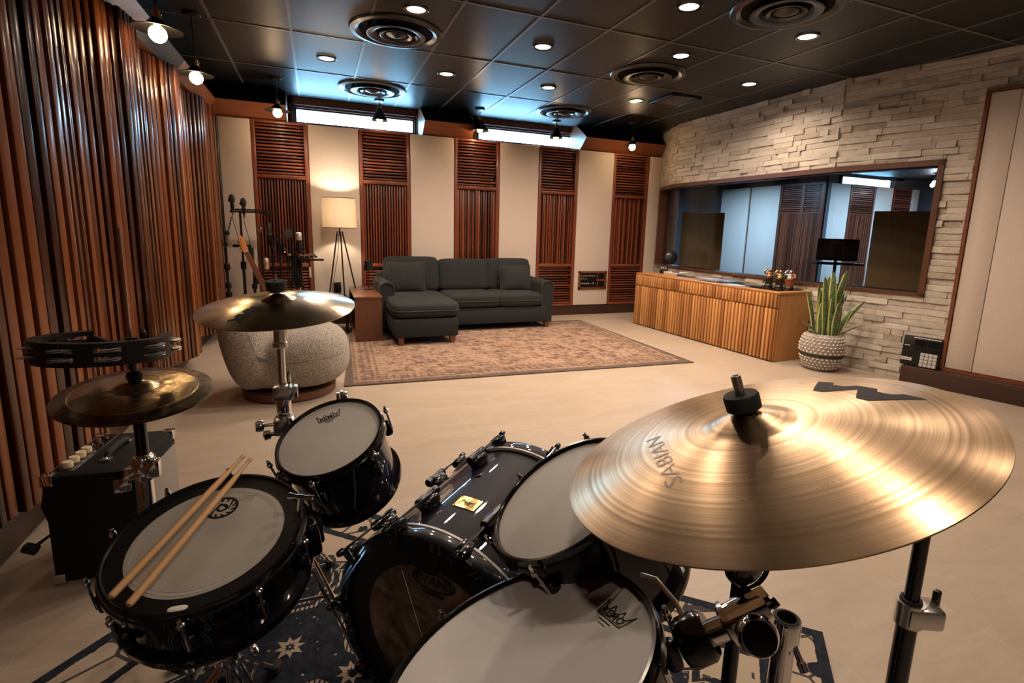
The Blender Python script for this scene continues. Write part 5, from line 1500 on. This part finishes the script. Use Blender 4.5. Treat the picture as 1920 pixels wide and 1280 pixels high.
# multi clamp on the floor tom and the ride pole
mc = V((.524, .461, .756))
t = thing('multi_clamp', 'heavy chrome clamp joining the floor tom to the ride stand', 'clamp', mat=frame(mc, CAMP - mc, (.925, -.38, 0)))
def q(dx, dy, dz=0.0): return V((dx * .00076, dy * .00076, dz))
b = MB(); b.rod(q(-72, -22, -.004), q(-20, -2, .0), [(0, 0), (.0165, 0), (.0165, 1), (0, 1)], 28); b.build('tube', CHROME, t)
b = MB(); b.rod(q(-42, -6, 0), q(36, 30, .0), [(0, 0), (.021, 0), (.0235, .05), (.0235, .93), (.021, 1), (0, 1)], 36); b.box(q(24, 36, .008), (.030, .026, .024), M.Rotation(rad(25), 3, 'Z'), bev=.005); b.build('clamp_body', CHROME, t)
b = MB(); b.rod(q(4, 0, -.035), q(16, -24, .030), [(0, 0), (.0255, 0), (.0265, .05), (.0265, .86), (.025, .93), (.0222, 1), (.0222, .98), (0, .98)], 40); b.build('cross_sleeve', CHROME, t)
b = MB(); b.rod(q(15.7, -23.4, .0285), q(16.0, -24, .0302), [(0, 0), (.0212, 0), (.0212, 1), (0, 1)], 36); b.build('end_cap', BLACK, t)
b = MB(); b.rod(q(-36, -4, 0), q(-29, -1, 0), [(.0225, 0), (.0285, 0), (.0285, 1), (.0225, 1)], 36); b.build('hinge_ring', CHROMEB, t)
for kx, ky in ((22, 36), (38, 22)):
    b = MB(); b.rod(q(kx - 8, ky - 6, .010), q(kx + 18, ky + 12, .012), [(0, 0), (.0038, 0), (.0038, .5), (.0062, .55), (.0062, 1), (0, 1)], 14); b.build('bolt', BCHROME, t)
b = MB(); b.rod(q(-118, -40, -.012), q(-66, -18, -.006), [(0, 0), (.030, 0), (.034, .12), (.034, .8), (.028, 1), (0, 1)], 36); b.build('black_bracket', BLACKG, t)
b = MB(); b.tube([q(-190, 78, -.03), q(-160, 70, -.03), q(-125, 30, -.02), q(-108, 2, -.01)], .0042, 8); b.build('wire', CHROMEB, t)
# an open stand tube beside it, and the stand pole at the right edge
t = thing('stand_base', 'short open chrome stand tube with a black insert, right of the heavy clamp', 'stand', (.777, .597, .0085))
ZT_ = .5745
b = MB(); b.lathe([(.020, .10), (.020, ZT_ - .054), (.0255, ZT_ - .049), (.0255, ZT_ - .004), (.0240, ZT_), (.0205, ZT_), (.0205, ZT_ - .05)], 36); b.build('tube', CHROME, t)
b = MB(); b.lathe([(.0205, ZT_ + .001), (.0170, ZT_ + .002), (.0160, ZT_ - .034), (.0, ZT_ - .05)], 36); b.build('insert', RUBBER, t)
b = MB(); b.rod(V((0, -.02, ZT_ - .04)), V((.004, -.045, ZT_ - .075)), [(0, 0), (.006, 0), (.006, .6), (.0085, .65), (.0085, 1), (0, 1)], 14); b.build('wing_screw', CHROME, t)
tripod(t, .22, .22, 10, CHROMEB)
t = thing('cymbal_stand', 'dark stand pole at the right edge with a block clamp, below the ride cymbal rim', 'stand', (1.012, .528, .0085))
b = MB(); b.cyl((0, 0, .56), (0.004, 0.002, .93), .0125, seg=20); b.build('upper_tube', BCHROME, t)
b = MB(); b.cyl((0, 0, .10), (0, 0, .585), .0175, seg=20); b.build('lower_tube', BCHROME, t)
b = MB(); b.box((.016, -.010, .575), (.062, .048, .040), M.Rotation(rad(-28), 3, 'Z'), bev=.006); b.lathe([(.0135, .552), (.024, .552), (.024, .598), (.0135, .598)], 28, close=True); b.build('memory_lock', CHROMEB, t)
b = MB(); b.lathe([(.0128, .597), (.0185, .598), (.0175, .603), (.0128, .603)], 24, close=True); b.build('bushing', RUBBER, t)
b = MB(); b.box((.055, -.012, .592), (.014, .012, .044), bev=.004); b.cyl((.03, -.012, .580), (.055, -.012, .582), .006, seg=10); b.build('wing_screw', BCHROME, t)
tripod(t, .34, .30, -80, CHROME)
# ------------------------------------------------------------------ ceiling fittings
def area(name, loc, power, size, col, rot=(0, 0, 0), spread=150, shape='DISK', sy=None):
    l = bpy.data.lights.new(name, 'AREA'); l.energy = power; l.shape = shape; l.size = size; l.color = col; l.spread = rad(spread)
    if sy: l.size_y = sy
    o = bpy.data.objects.new(name, l); COL.objects.link(o); o.location = loc; o.rotation_euler = rot; return o
def pointl(name, loc, power, col, r=.03):
    l = bpy.data.lights.new(name, 'POINT'); l.energy = power; l.color = col; l.shadow_soft_size = r
    o = bpy.data.objects.new(name, l); COL.objects.link(o); o.location = loc; return o
WARM = (1, .775, .59)
DL = [((.154, 5.515), 'lit recessed ceiling light farthest left, in the tile left of the far vent', 1), ((1.277, 5.47), 'lit recessed ceiling light right of the two left round vents, in the far row', 1),
      ((2.391, 5.453), 'lit recessed ceiling light just in front of the far middle round vent', 1), ((3.528, 5.465), 'lit recessed ceiling light beside the rectangular ceiling vent', 1.1),
      ((1.828, 4.308), 'lit recessed ceiling light in the middle of the ceiling, between the two large vents', 1), ((2.983, 3.971), 'lit recessed ceiling light just above the right round vent in the photo', 1.2),
      ((4.131, 4.353), 'lit recessed ceiling light nearest the stone wall', 1.05), ((2.398, 3.145), 'lit recessed ceiling light at the top edge of the photo, right of the centre', 1.1),
      ((3.545, 3.182), 'lit recessed ceiling light under the dark vent at the top right', 1.0)]
DL2 = [((1.27, 3.1), .7), ((1.83, 1.95), .45), ((2.98, 1.95), .3), ((1.3, .8), .35), ((2.4, .8), .25), ((1.0, -.6), .3), ((-.45, -.8), .5), ((4.3, 2.0), .15)]  # unseen downlights: some continue the grid, rear ones added to brighten drum heads
PW = 20.5
DL.append(((.72, 4.02), 'lit recessed ceiling light just beyond the round vent at the top edge, left of centre', .6))
for i, ((x, y), lab, k) in enumerate(DL + [(p, 'unseen recessed ceiling light added around the drum kit', k) for p, k in DL2]):
    t = thing('recessed_light', lab, 'ceiling light', (x, y, H), 0, 'recessed ceiling lights')
    b = MB(); b.lathe([(.066, -.002), (.086, -.001), (.090, -.006), (.084, -.010), (.068, -.009), (.062, -.002)], 36, close=True); b.build('trim_ring', BCHROME, t)
    b = MB(); b.lathe([(.064, -.0035), (0, -.0035)], 32); b.build('lens', LENS, t)
    area("downlight", (x, y, H - .012), PW * k, .12, WARM, (0, 0, 0), 150)
VT = [((.653, 4.526), .36, 'round black ceiling vent at the top edge of the photo, left of centre'), ((.658, 6.454), .375, 'round black ceiling vent in front of the left strip window'),
      ((3.044, 6.408), .36, 'round black ceiling vent in front of the right strip window'), ((3.051, 4.562), .365, 'round black ceiling vent in the middle right of the ceiling'),
      ((2.993, 2.881), .36, 'dark round ceiling vent cut by the top right edge of the photo')]
VB = plain('black_vent_metal', (.016, .017, .018), .28, spec=.6)
for (x, y), R, lab in VT:
    t = thing('round_vent', lab, 'vent', (x, y, H), 0, 'round ceiling vents')
    b = MB(); b.lathe([(R, .0), (R, -.006), (R * .98, -.016), (R * .88, -.022), (R * .80, -.006), (R * .80, .0)], 64); b.build('outer_ring', VB, t)
    b = MB(); b.lathe([(R * .82, -.004), (0, -.004)], 48); b.build('throat', BLACK_IN, t)
    for r0 in (.60, .34):
        b = MB(); b.lathe([(R * r0 * .72, -.006), (R * r0 * .80, -.030), (R * r0 * .98, -.040), (R * r0 * 1.06, -.036), (R * r0 * 1.0, -.030), (R * r0 * .80, -.018), (R * r0 * .76, -.006)], 56, close=True); b.build('cone_ring', VB, t)
    b = MB(); b.lathe([(0, -.052), (R * .06, -.046), (R * .22, -.028), (R * .20, -.008), (0, -.008)], 40); b.build('centre_cone', VB, t)
t = thing('ceiling_grille', 'black rectangular ceiling vent near the stone wall', 'vent', (3.88, 5.23, H))
b = MB()
for sx in (-1, 1): b.box((sx * .185, 0, -.012), (.03, .46, .024), bev=.003)
for sy in (-1, 1): b.box((0, sy * .215, -.012), (.40, .03, .024), bev=.003)
b.build('grille_frame', VB, t)
b = MB(); b.box((0, 0, -.003), (.36, .42, .004)); b.build('duct', BLACK_IN, t)
b = MB()
for k in range(7): b.box((-.13 + .043 * k, 0, -.012), (.030, .40, .003), M.Rotation(rad(38), 3, 'Y'))
b.build('louvres', VB, t)

# pendant lamps: canopy, rod, brass socket, black cone shade, bulb
def pendant(lab, x, y, zb, r=.105, hshade=.085, k=1.0, flat=False, glow=True, top=H):
    t = thing('pendant_lamp', lab, 'lamp', (x, y, top), 0, 'pendant lamps along the walls')
    dz = zb - top
    b = MB(); b.lathe([(0, -.001), (.060, -.001), (.062, -.006), (.058, -.020), (.012, -.024), (0, -.024)], 28); b.build('canopy', BLACKM, t)
    b = MB(); b.cyl((0, 0, -.02), (0, 0, dz + hshade + .06), .0042, seg=10); b.build('rod', BLACKM, t)
    b = MB(); zt = dz + hshade
    b.lathe([(0, zt + .066), (.010, zt + .066), (.012, zt + .050), (.020, zt + .045), (.021, zt + .020), (.026, zt + .016), (.026, zt + .004), (0, zt + .004)], 20); b.sellip((.024, 0, zt + .03), (.012, .012, .012), 1, 1, 8, 6); b.build('socket', BRASS, t)
    b = MB()
    if flat: b.lathe([(.024, zt + .010), (.030, zt - .004), (r * .55, dz + hshade * .52), (r, dz + .026), (r + .002, dz + .022), (r * .98, dz + .022), (r * .55, dz + hshade * .48), (.024, zt - .006)], 40, close=True)
    else: b.lathe([(.024, zt + .008), (.028, zt), (r, dz - .010), (r + .002, dz - .014), (r - .002, dz - .014), (.024, zt - .006)], 40, close=True)
    b.build('lamp_shade', BLACKM, t)
    b = MB(); rb2 = .046 if flat else .036
    b.sellip((0, 0, dz), (2 * rb2, 2 * rb2, 2 * rb2), 1, 1, 20, 14); b.lathe([(.016, dz + rb2 * .8), (.016, zt)], 14); b.build('bulb', BULB, t)
    pointl('pendant_bulb', (x, y, zb - rb2 - .006), 5 * k, (1, .66, .36), .02)
    return t
pendant('lit pendant lamp at the top left, in front of the near slat wave', -.80, 3.80, 2.318, .125, .08, .5, True)
pendant('second lit pendant lamp at the left, in front of the far slat wave', -.80, 4.86, 2.335, .120, .08, .6, True)
pendant('lit pendant lamp on the brown soffit left of the left strip window', -.335, 6.50, 2.430, .125, .085, 1.1, True)
pendant('pendant lamp with a cone shade hanging in front of the left strip window', .785, 6.96, 2.555, .098, .125, .5)
pendant('pendant lamp at the left end of the right strip window', 2.03, 6.80, 2.525, .12, .11, 1.1)
pendant('pendant lamp with a cone shade hanging in front of the right strip window', 3.215, 7.00, 2.565, .098, .125, .5)
pendant('lit pendant lamp on the brown soffit beside the stone wall', 4.20, 6.55, 2.455, .115, .08, 1.3, True)
pointl('floor_lamp_bulb', (.262, 6.62, 1.445), 42, (1, .79, .56), .03)

# ------------------------------------------------------------------ microphone corner
def mic_stand(lab, x, y, h, base='tripod', az=0, boom=None, r=.0125):
    t = thing('microphone_stand', lab, 'stand', (x, y, .001), 0)
    b = MB(); b.cyl((0, 0, .03), (0, 0, h * .55), r * 1.25, seg=14); b.build('lower_tube', BLACKM, t)
    b = MB(); b.cyl((0, 0, h * .55), (0, 0, h), r, seg=14); b.build('upper_tube', BLACKM, t)
    b = MB(); b.lathe([(r * 1.2, h * .53), (r * 2.3, h * .535), (r * 2.3, h * .59), (r * 1.1, h * .60)], 18); b.build('clutch', BLACK, t)
    if base == 'tripod':
        for k in range(3):
            a = rad(az + 120 * k); b = MB(); b.tube([(.01 * cos(a), .01 * sin(a), .16), (.20 * cos(a), .20 * sin(a), .012)], .0085, 8); lg = b.build('leg', BLACKM, t)
            b = MB(); b.sellip((.205 * cos(a), .205 * sin(a), .012), (.034, .022, .022), .8, .8, 10, 8, M.Rotation(a, 4, 'Z')); b.build('rubber_foot', RUBBER, lg)
    elif base == 'round':
        b = MB(); b.lathe([(0, 0), (.13, 0), (.132, .012), (.10, .024), (.02, .030), (0, .03)], 32); b.build('round_base', BLACKM, t)
    elif base == 'caster':
        for k in range(3):
            a = rad(az + 120 * k); b = MB(); b.tube([(.01 * cos(a), .01 * sin(a), .10), (.26 * cos(a), .26 * sin(a), .065)], .012, 8); lg = b.build('leg', BLACKM, t)
            b = MB(); b.lathe([(0, -.012), (.026, -.012), (.030, -.006), (.030, .006), (.026, .012), (0, .012)], 18, M.Translation((.265 * cos(a), .265 * sin(a), .030)) @ M.Rotation(PI / 2, 4, 'X')); b.build('caster', CHROMEB, lg)
    if boom:
        p0, p1 = V((0, 0, h)), V(boom); b = MB(); b.tube([p0 - (p1 - p0) * .12, p1], .0070, 8); b.build('boom', BLACKM, t)
        b = MB(); b.lathe([(0, -.016), (.024, -.014), (.026, 0), (.024, .014), (0, .016)], 18, M.Translation((0, 0, h)) @ M.Rotation(PI / 2, 4, 'X')); b.build('boom_joint', BLACK, t)
    return t
MY = 6.62
s1 = mic_stand('tall black microphone stand nearest the left wall, with a rolling caster base', -.905, 6.42, 1.02, 'caster', 30, boom=(.06, .1, .36 + .95))
b = MB(); b.cyl((0, 0, .30), (0, 0, .50), .030, seg=18); b.build('counterweight', BLACK, s1)
b = MB(); b.sellip((0, 0, .78), (.06, .05, .09), .7, .8, 14, 10); b.build('clamp', BLACK, s1)
b = MB(); b.sellip((.02, .04, 1.14), (.045, .04, .05), .8, .8, 12, 8); b.build('joint', BLACK, s1)
s2 = mic_stand('black microphone stand carrying the stereo bar, in the back left corner', -.775, 6.66, 1.375, 'round', 0)
b = MB(); b.box((.10, 0, 1.372), (.40, .030, .022), bev=.004); b.box((.10, 0, 1.395), (.30, .020, .016)); b.box((.25, 0, 1.37), (.06, .05, .05), bev=.006); b.build('stereo_bar', BLACK, s2)
s3 = mic_stand('black microphone stand just behind the guitar headstock', -.66, 6.52, .98, 'tripod', 10)
b = MB(); b.sellip((-.02, 0, .93), (.05, .04, .16), .7, .8, 14, 10); b.box((-.10, 0, 1.0), (.18, .03, .03), bev=.004); b.build('clamp', BLACK, s3)
b = MB(); b.sellip((.02, 0, .62), (.07, .04, .10), .6, .8, 12, 10); b.build('clip_holder', BLACK, s3)
s4 = mic_stand('thin chrome topped microphone stand between the guitar and the slatted panel', -.585, 6.66, 1.16, 'tripod', 60, r=.008)
b = MB(); b.lathe([(0, 1.14), (.012, 1.14), (.012, 1.17), (.024, 1.18), (.024, 1.21), (0, 1.215)], 16); b.build('top_thread', CHROMEB, s4)
s5 = mic_stand('black microphone stand holding the silver topped microphone, near the floor lamp', -.175, 6.62, .93, 'tripod', 60)
b = MB(); b.box((.11, 0, .845), (.28, .12, .02), bev=.004); b.build('tray', BLACK, s5)
s6 = mic_stand('black microphone stand in front of the dark slatted panel, holding the round pop screen', -.39, 6.62, 1.0, 'round', 0, boom=(.09, .0, 1.14))
s7 = mic_stand('black microphone stand with a dark tube microphone, right of the beige microphone', -.475, 6.70, 1.05, 'tripod', 0)
def flatmic(lab, p, rz, s=1.0):
    t = thing('microphone', lab, 'microphone', p, rz)
    b = MB(); b.sellip((0, 0, .10 * s), (.064 * s, .040 * s, .105 * s), .95, .95, 22, 16); b.build('grille', MESHD, t)
    b = MB(); b.sellip((-.03 * s, 0, .085 * s), (.02 * s, .03 * s, .03 * s), .8, .8, 10, 8); b.build('mount_ring', BLACK, t)
    b = MB(); b.lathe([(0, -.03 * s), (.012 * s, -.03 * s), (.019 * s, 0), (.021 * s, .045 * s), (.012 * s, .055 * s), (0, .055 * s)], 18); b.build('body', BLACK, t)
    b = MB(); b.cyl((0, 0, -.062 * s), (0, 0, -.028 * s), .010 * s, seg=14); b.build('gold_connector', BRASS, t)
    b = MB(); b.tube([(0, 0, -.06 * s), (-.004, .0, -.12), (.02, 0, -.22), (.04, .01, -.33), (.03, .02, -.42)], .0035, 6); b.build('cable', BLACK, t)
    return t
flatmic('black oval headed microphone, left and higher of the pair in the corner', (-.842, 6.62, 1.405), rad(-15))
flatmic('black oval headed microphone on the stereo bar, right and lower of the pair', (-.735, 6.645, 1.372), rad(-10))
def tubemic(lab, p, r, h, m_b, m_g, gl=.4):
    t = thing('microphone', lab, 'microphone', p, 0)
    b = MB(); b.lathe([(0, 0), (r * .7, 0), (r, .012), (r, h * (1 - gl)), (0, h * (1 - gl))], 22); b.build('body', m_b, t)
    b = MB(); b.lathe([(r * .96, h * (1 - gl)), (r, h * (1 - gl) + .004), (r, h - .018), (r * .7, h - .002), (0, h)], 22); b.build('grille', m_g, t)
    b = MB(); b.lathe([(r * 1.01, h * (1 - gl) - .003), (r * 1.04, h * (1 - gl)), (r * 1.01, h * (1 - gl) + .003)], 22); b.build('band', CHROMEB, t)
    return t
m1 = tubemic('large black microphone with a silver grille and painted white highlight, left of the floor lamp', (-.185, 6.58, .925), .034, .235, BLACK, MESHM, .36)
b = MB(); b.lathe([(.0335, .224), (.028, .234), (.015, .238), (0, .239)], 22); b.build('cap', WHITEPL, m1)  # white top painted in for the highlight on the silver grille
b = MB(); b.lathe([(.05, .02), (.055, .02), (.055, .03), (.05, .03)], 24, close=True); b.lathe([(.05, .06), (.055, .06), (.055, .07), (.05, .07)], 24, close=True)
for k in range(4): b.cyl((.052 * cos(k * PI / 2), .052 * sin(k * PI / 2), .02), (.052 * cos(k * PI / 2), .052 * sin(k * PI / 2), .07), .003, seg=6)
b.build('shock_mount', BLACK, m1)
tubemic('beige condenser microphone right of the guitar neck', (-.535, 6.55, .735), .031, .135, MICBEIGE, MICBEIGE, .62)
tubemic('dark tube microphone standing against the dark slatted panel', (-.50, 6.72, 1.00), .024, .26, BLACK, MESHD, .5)
t = thing('pop_screen', 'round black pop screen in front of the slatted panel', 'pop screen', (-.29, 6.62, 1.150), rad(15))
b = MB(); R = M.Rotation(PI / 2, 4, 'X') @ M.Rotation(rad(10), 4, 'Y'); b.lathe([(.052, -.005), (.056, -.005), (.056, .005), (.052, .005)], 32, R, close=True); b.build('rim', BLACKM, t)
b = MB(); b.lathe([(.053, 0), (0, .0)], 32, R); b.build('mesh_screen', MESHD, t)
b = MB(); b.tube([(0, 0, -.054), (-.02, 0, -.09), (-.02, 0, -.14)], .004, 6); b.build('gooseneck', BLACKM, t)
t = thing('headphones', 'black headphones hanging on the microphone stand before the slatted panel', 'headphones', (-.405, 6.56, .965), rad(20))
b = MB(); b.tube([(-.06, 0, 0), (-.062, 0, .07), (-.03, 0, .115), (.03, 0, .115), (.062, 0, .07), (.06, 0, 0)], .008, 8); b.build('headband', BLACK, t)
for sx in (-1, 1): b = MB(); b.sellip((sx * .058, 0, -.02), (.045, .085, .10), .7, .9, 16, 12); b.build('ear_cup', BLACK, t)
b = MB(); b.sellip((.055, -.045, -.03), (.03, .006, .02), 1, 1, 10, 6); b.build('badge', CHROMEB, t)
for k in range(4):
    t = thing('microphone_clip', ['leftmost', 'second from the left', 'third from the left', 'rightmost'][k] + ' of the four silver ended microphones lying on the small black tray', 'microphone', (-.155 + .044 * k, 6.57, .878), rad(-20), 'small microphones on the tray')
    b = MB(); b.rod((0, .05, .0), (0, -.03, .026), [(0, 0), (.012, .0), (.014, .7), (.017, .8), (.017, .95), (.008, 1), (0, 1)], 14); b.build('body', BLACK, t)
    b = MB(); b.rod((0, -.022, .0235), (0, -.035, .0275), [(.0172, 0), (.018, .2), (.0172, 1), (0, 1)], 14); b.build('silver_end', CHROMEB, t)
    t['label'] = t['label']
    t.name = 'microphone'
for k, (x, z0) in enumerate(((-.295, .905), (-.225, .90), (-.255, .915))):
    t = thing('cable_coil', ['left', 'right', 'middle'][k] + ' hank of black cable hanging below the pop screen', 'cable', (x, 6.60, z0), 0, 'hanging cables')
    b = MB(); n = 26; pts = []
    for i in range(n): a = 2 * PI * i / n; pts.append((.026 * cos(a) + .01 * k, .012 * sin(2 * a), -.20 + .21 * sin(a)))
    b.tube(pts, .007, 6, closed=True); b.tube([(p[0] * .6 + .006, p[1] + .012, p[2] * .93) for p in pts], .007, 6, closed=True); b.build('coil', BLACK, t)
    b = MB(); b.box((.002, 0, .0), (.035, .03, .02), bev=.004); b.build('tie', CHROMEB if k == 0 else BLACK, t)
    if k == 1:
        b = MB(); b.cyl((.03, -.01, -.375), (.03, -.01, -.42), .010, seg=12); b.build('orange_plug', ORANGE, t); b = MB(); b.cyl((.03, -.01, -.42), (.03, -.01, -.46), .009, seg=12); b.build('plug', GREYPL, t)
        b = MB(); b.tube([(.02, 0, -.36), (.03, -.01, -.378)], .005, 6); b.build('cable_end', BLACK, t)
t = thing('microphone', 'thin white and black handheld microphone hanging at the right edge of the slatted panel', 'microphone', (-.085, 6.60, .64), 0)
b = MB(); b.rod((0, 0, .12), (.006, 0, 0), [(0, 0), (.010, 0), (.013, .3), (.011, 1), (0, 1)], 14); b.build('body', GREYPL, t)
b = MB(); b.rod((0, 0, .12), (-.003, 0, .20), [(0, 0), (.008, 0), (.008, 1), (0, 1)], 12); b.build('connector', BLACK, t)

# guitar leaning on its stand; its body is hidden behind the crash cymbal
hs, nb_ = V((-.705, 6.30, .965)), V((-.45, 6.16, .38)) 
dg = (hs - nb_).normalized(); Tg = frame(nb_, dg, (1, 0, 0))
t = thing('guitar', 'electric guitar with an orange maple headstock leaning in the back left corner', 'guitar', mat=Tg)
Lg = (hs - nb_).length
b = MB(); b.prism([(-.026, -.011), (.026, -.011), (.022, .006), (0, .012), (-.022, .006)], -.02, Lg - .02); b.build('neck', W_GTR, t)
b = MB(); b.prism([(-.027, -.017), (.027, -.017), (.027, -.011), (-.027, -.011)], -.05, Lg - .02); fb = b.build('fretboard', W_SOFF, t)
b = MB()
for k in range(1, 18): z = Lg - .02 - (Lg + .12) * (1 - 2 ** (-k / 12)); b.box((0, -.0175, z), (.052, .003, .003))
b.build('frets', CHROMEB, fb)
b = MB(); hd_ = [(-.022, 0), (.022, 0), (.030, .03), (.034, .09), (.036, .15), (.026, .185), (.008, .19), (-.006, .165), (-.020, .10), (-.028, .04)]
b.prism([(x, z) for x, z in hd_], -.016, .002, M.Translation((0, 0, Lg - .025)) @ M.Rotation(PI / 2, 4, 'X') @ M.Scale(-1, 4, (0, 0, 1))); b.build('headstock', W_GTR, t)
for k in range(6):
    b = MB(); z = Lg + .008 + .022 * k; x = -.022 + .006 * k
    b.sellip((x - .020, 0, z), (.026, .010, .016), .8, .8, 10, 8); b.cyl((x, -.006, z), (x, -.022, z), .004, seg=8); b.build('tuning_peg', GOLD, t)
b = MB(); b.box((0, -.018, Lg - .02), (.046, .006, .006)); b.build('nut', WHITEPL, t)
b = MB(); body = []
for k in range(40):
    a = 2 * PI * k / 40; r = .165 + .02 * cos(2 * a) - .028 * math.exp(-((abs(a - PI) - PI / 2) / .35) ** 2)
    body.append((r * cos(a) * .98, r * sin(a) * 1.15 - .20))
b.prism(body, -.022, .022, M.Rotation(PI / 2, 4, 'X')); b.build('body', W_GTR, t)
b = MB()
for k in range(6): b.cyl((-.019 + .0076 * k, -.021, -.25), (-.016 + .0066 * k, -.021, Lg - .01), .0005, seg=4)
b.build('strings', CHROME, t)
gb = Tg @ V((0, .03, -.39))
t = thing('guitar_stand', 'small black stand under the leaning guitar', 'stand', (gb.x, gb.y + .06, .001), 0)
b = MB(); b.tube([(0, .03, .02), (0, .05, .34)], .009, 8); b.build('upright', BLACKM, t)
for sx in (-1, 1):
    b = MB(); b.tube([(0, .05, .30), (sx * .16, -.10, .010)], .008, 8); b.build('leg', BLACKM, t)
    b = MB(); b.tube([(0, .04, .05), (sx * .07, .0, .05), (sx * .075, -.13, .06)], .008, 8); b.build('arm', RUBBER, t)
b = MB(); b.tube([(0, .05, .30), (0, .22, .010)], .008, 8); b.build('leg', BLACKM, t)

# ------------------------------------------------------------------ amplifier in the near left
t = thing('guitar_amplifier', 'black guitar amplifier with cream knobs at the near left, behind the snare', 'amplifier', (-.738, 2.285, .001), rad(-6))
w, dp, h = .272, .385, .405      # local x depth (grille faces +x), local y width
b = MB(); b.box((0, 0, h / 2 + .006), (w, dp, h - .012), bev=.014); b.build('cabinet', TOLEX, t)
b = MB(); b.box((w / 2 + .0005, 0, h * .47), (.006, dp - .045, h * .78), bev=.002); b.build('speaker_grille', GRILLE, t)
b = MB(); b.box((-.088, .01, h - .001), (.072, dp - .05, .004), M.Rotation(rad(0), 3, 'Y')); cp_ = b.build('control_panel', BLACKG, t)
b = MB(); b.box((-.122, .01, h + .001), (.002, dp - .05, .002)); b.box((-.054, .01, h + .001), (.002, dp - .05, .002)); b.build('panel_edges', CHROMEB, t)
for k in range(4): b = MB(); b.lathe([(0, 0), (.0165, 0), (.0165, .014), (.014, .020), (0, .020)], 20, M.Translation((-.088, -.125 + .042 * k, h + .002))); b.build('knob', CREAMPL, t)
for k in range(5): b = MB(); b.lathe([(0, 0), (.008, 0), (.008, .004), (.005, .005), (.0045, .014), (0, .014)], 12, M.Translation((-.09 + .014 * (k % 2), .05 + .024 * k, h + .002))); b.build('switch', CHROME, t)
b = MB()
for k in range(4):
    for q_ in range(7): b.box((-.064, -.133 + .042 * k + .0026 * q_, h + .0015), (.004, .0012, .0004))
b.build('panel_lettering', INKW, cp_)
b = MB(); b.tube([(.01, -.085, h + .004), (.01, -.07, h + .018), (.01, .0, h + .022), (.01, .07, h + .018), (.01, .085, h + .004)], [.008, .011, .012, .011, .008], 10); b.build('handle', RUBBER, t)
for sy in (-1, 1): b = MB(); b.box((.01, sy * .085, h + .004), (.030, .040, .010), bev=.003); b.lathe([(0, 0), (.006, 0), (.004, .003), (0, .003)], 10, M.Translation((.01, sy * .09, h + .009))); b.build('handle_cap', CHROME, t)
for sx in (-1, 1):
    for sy in (-1, 1):
        for sz in (0, 1):
            b = MB(); x, y, z = sx * (w / 2 - .016), sy * (dp / 2 - .016), .006 + .016 if sz == 0 else h - .016
            b.box((x + sx * .0165, y, z), (.003, .034, .036), bev=.001); b.box((x, y + sy * .0165, z), (.036, .003, .036), bev=.001); b.box((x, y, z + (.0165 if sz else -.0165)), (.036, .036, .003), bev=.001)
            b.lathe([(0, 0), (.004, 0), (.003, .002), (0, .002)], 8, M.Translation((x + sx * .002, y + sy * .018, z)) @ M.Rotation(-sy * PI / 2, 4, 'X')); b.build('corner_cap', CHROME, t)
b = MB(); b.tube([(-w / 2 - .004, -.16, .36), (-w / 2 - .022, -.155, .28), (-w / 2 - .012, -.13, .17), (-w / 2 - .05, -.16, .145)], .006, 8); b.build('power_cord', RUBBER, t)
b = MB(); b.box((-w / 2 - .065, -.17, .138), (.045, .030, .028), M.Rotation(rad(25), 3, 'Y'), bev=.006); b.build('plug', RUBBER, t)
for sx in (-1, 1):
    for sy in (-1, 1): b = MB(); b.lathe([(0, 0), (.014, 0), (.016, .008), (0, .008)], 14, M.Translation((sx * .09, sy * .14, 0))); b.build('foot', RUBBER, t)

# ------------------------------------------------------------------ daylight, added fill for the control room, its bulbs
w = bpy.data.worlds.new('sky'); SC.world = w; w.use_nodes = True
bg = w.node_tree.nodes['Background']; bg.inputs[0].default_value = (.30, .66, 1.0, 1); bg.inputs[1].default_value = 32.0
for n_, (x0, x1) in enumerate(((-.2, 1.26), (2.165, 3.64))):
    o = area('window_portal', ((x0 + x1) / 2, 7.46, 2.62), 1, x1 - x0, (1, 1, 1), (rad(90), 0, PI), 180, 'RECTANGLE', .26); o.data.cycles.is_portal = True
area('control_room_added_fill', (8.0, 9.4, 2.63), 300, 1.4, (.42, .70, 1.0), (0, 0, 0), 170, 'RECTANGLE', 1.4)  # unseen cool area lamps added to brighten the panels behind the glass
area('control_room_added_fill', (11.0, 6.2, 2.63), 300, 1.4, (.42, .70, 1.0), (0, 0, 0), 170, 'RECTANGLE', 1.4)
for p, e_ in (((11.9, 7.1, 2.36), 6), ((12.35, 7.4, 2.36), 6)): pointl('control_room_bulb', p, e_, (.9, .93, 1), .03)
vs_ = SC.view_settings
SC.display_settings.display_device = 'sRGB'
vs_.view_transform = 'Standard'; vs_.look = 'None'; vs_.exposure = 0.0; vs_.gamma = 1.0; vs_.use_curve_mapping = False
SC.cycles.use_denoising = True
SC.cycles.max_bounces = 10; SC.cycles.glossy_bounces = 4; SC.cycles.diffuse_bounces = 4; SC.cycles.transparent_max_bounces = 10
SC.cycles.sample_clamp_indirect = 6.0; SC.cycles.caustics_reflective = False; SC.cycles.caustics_refractive = False
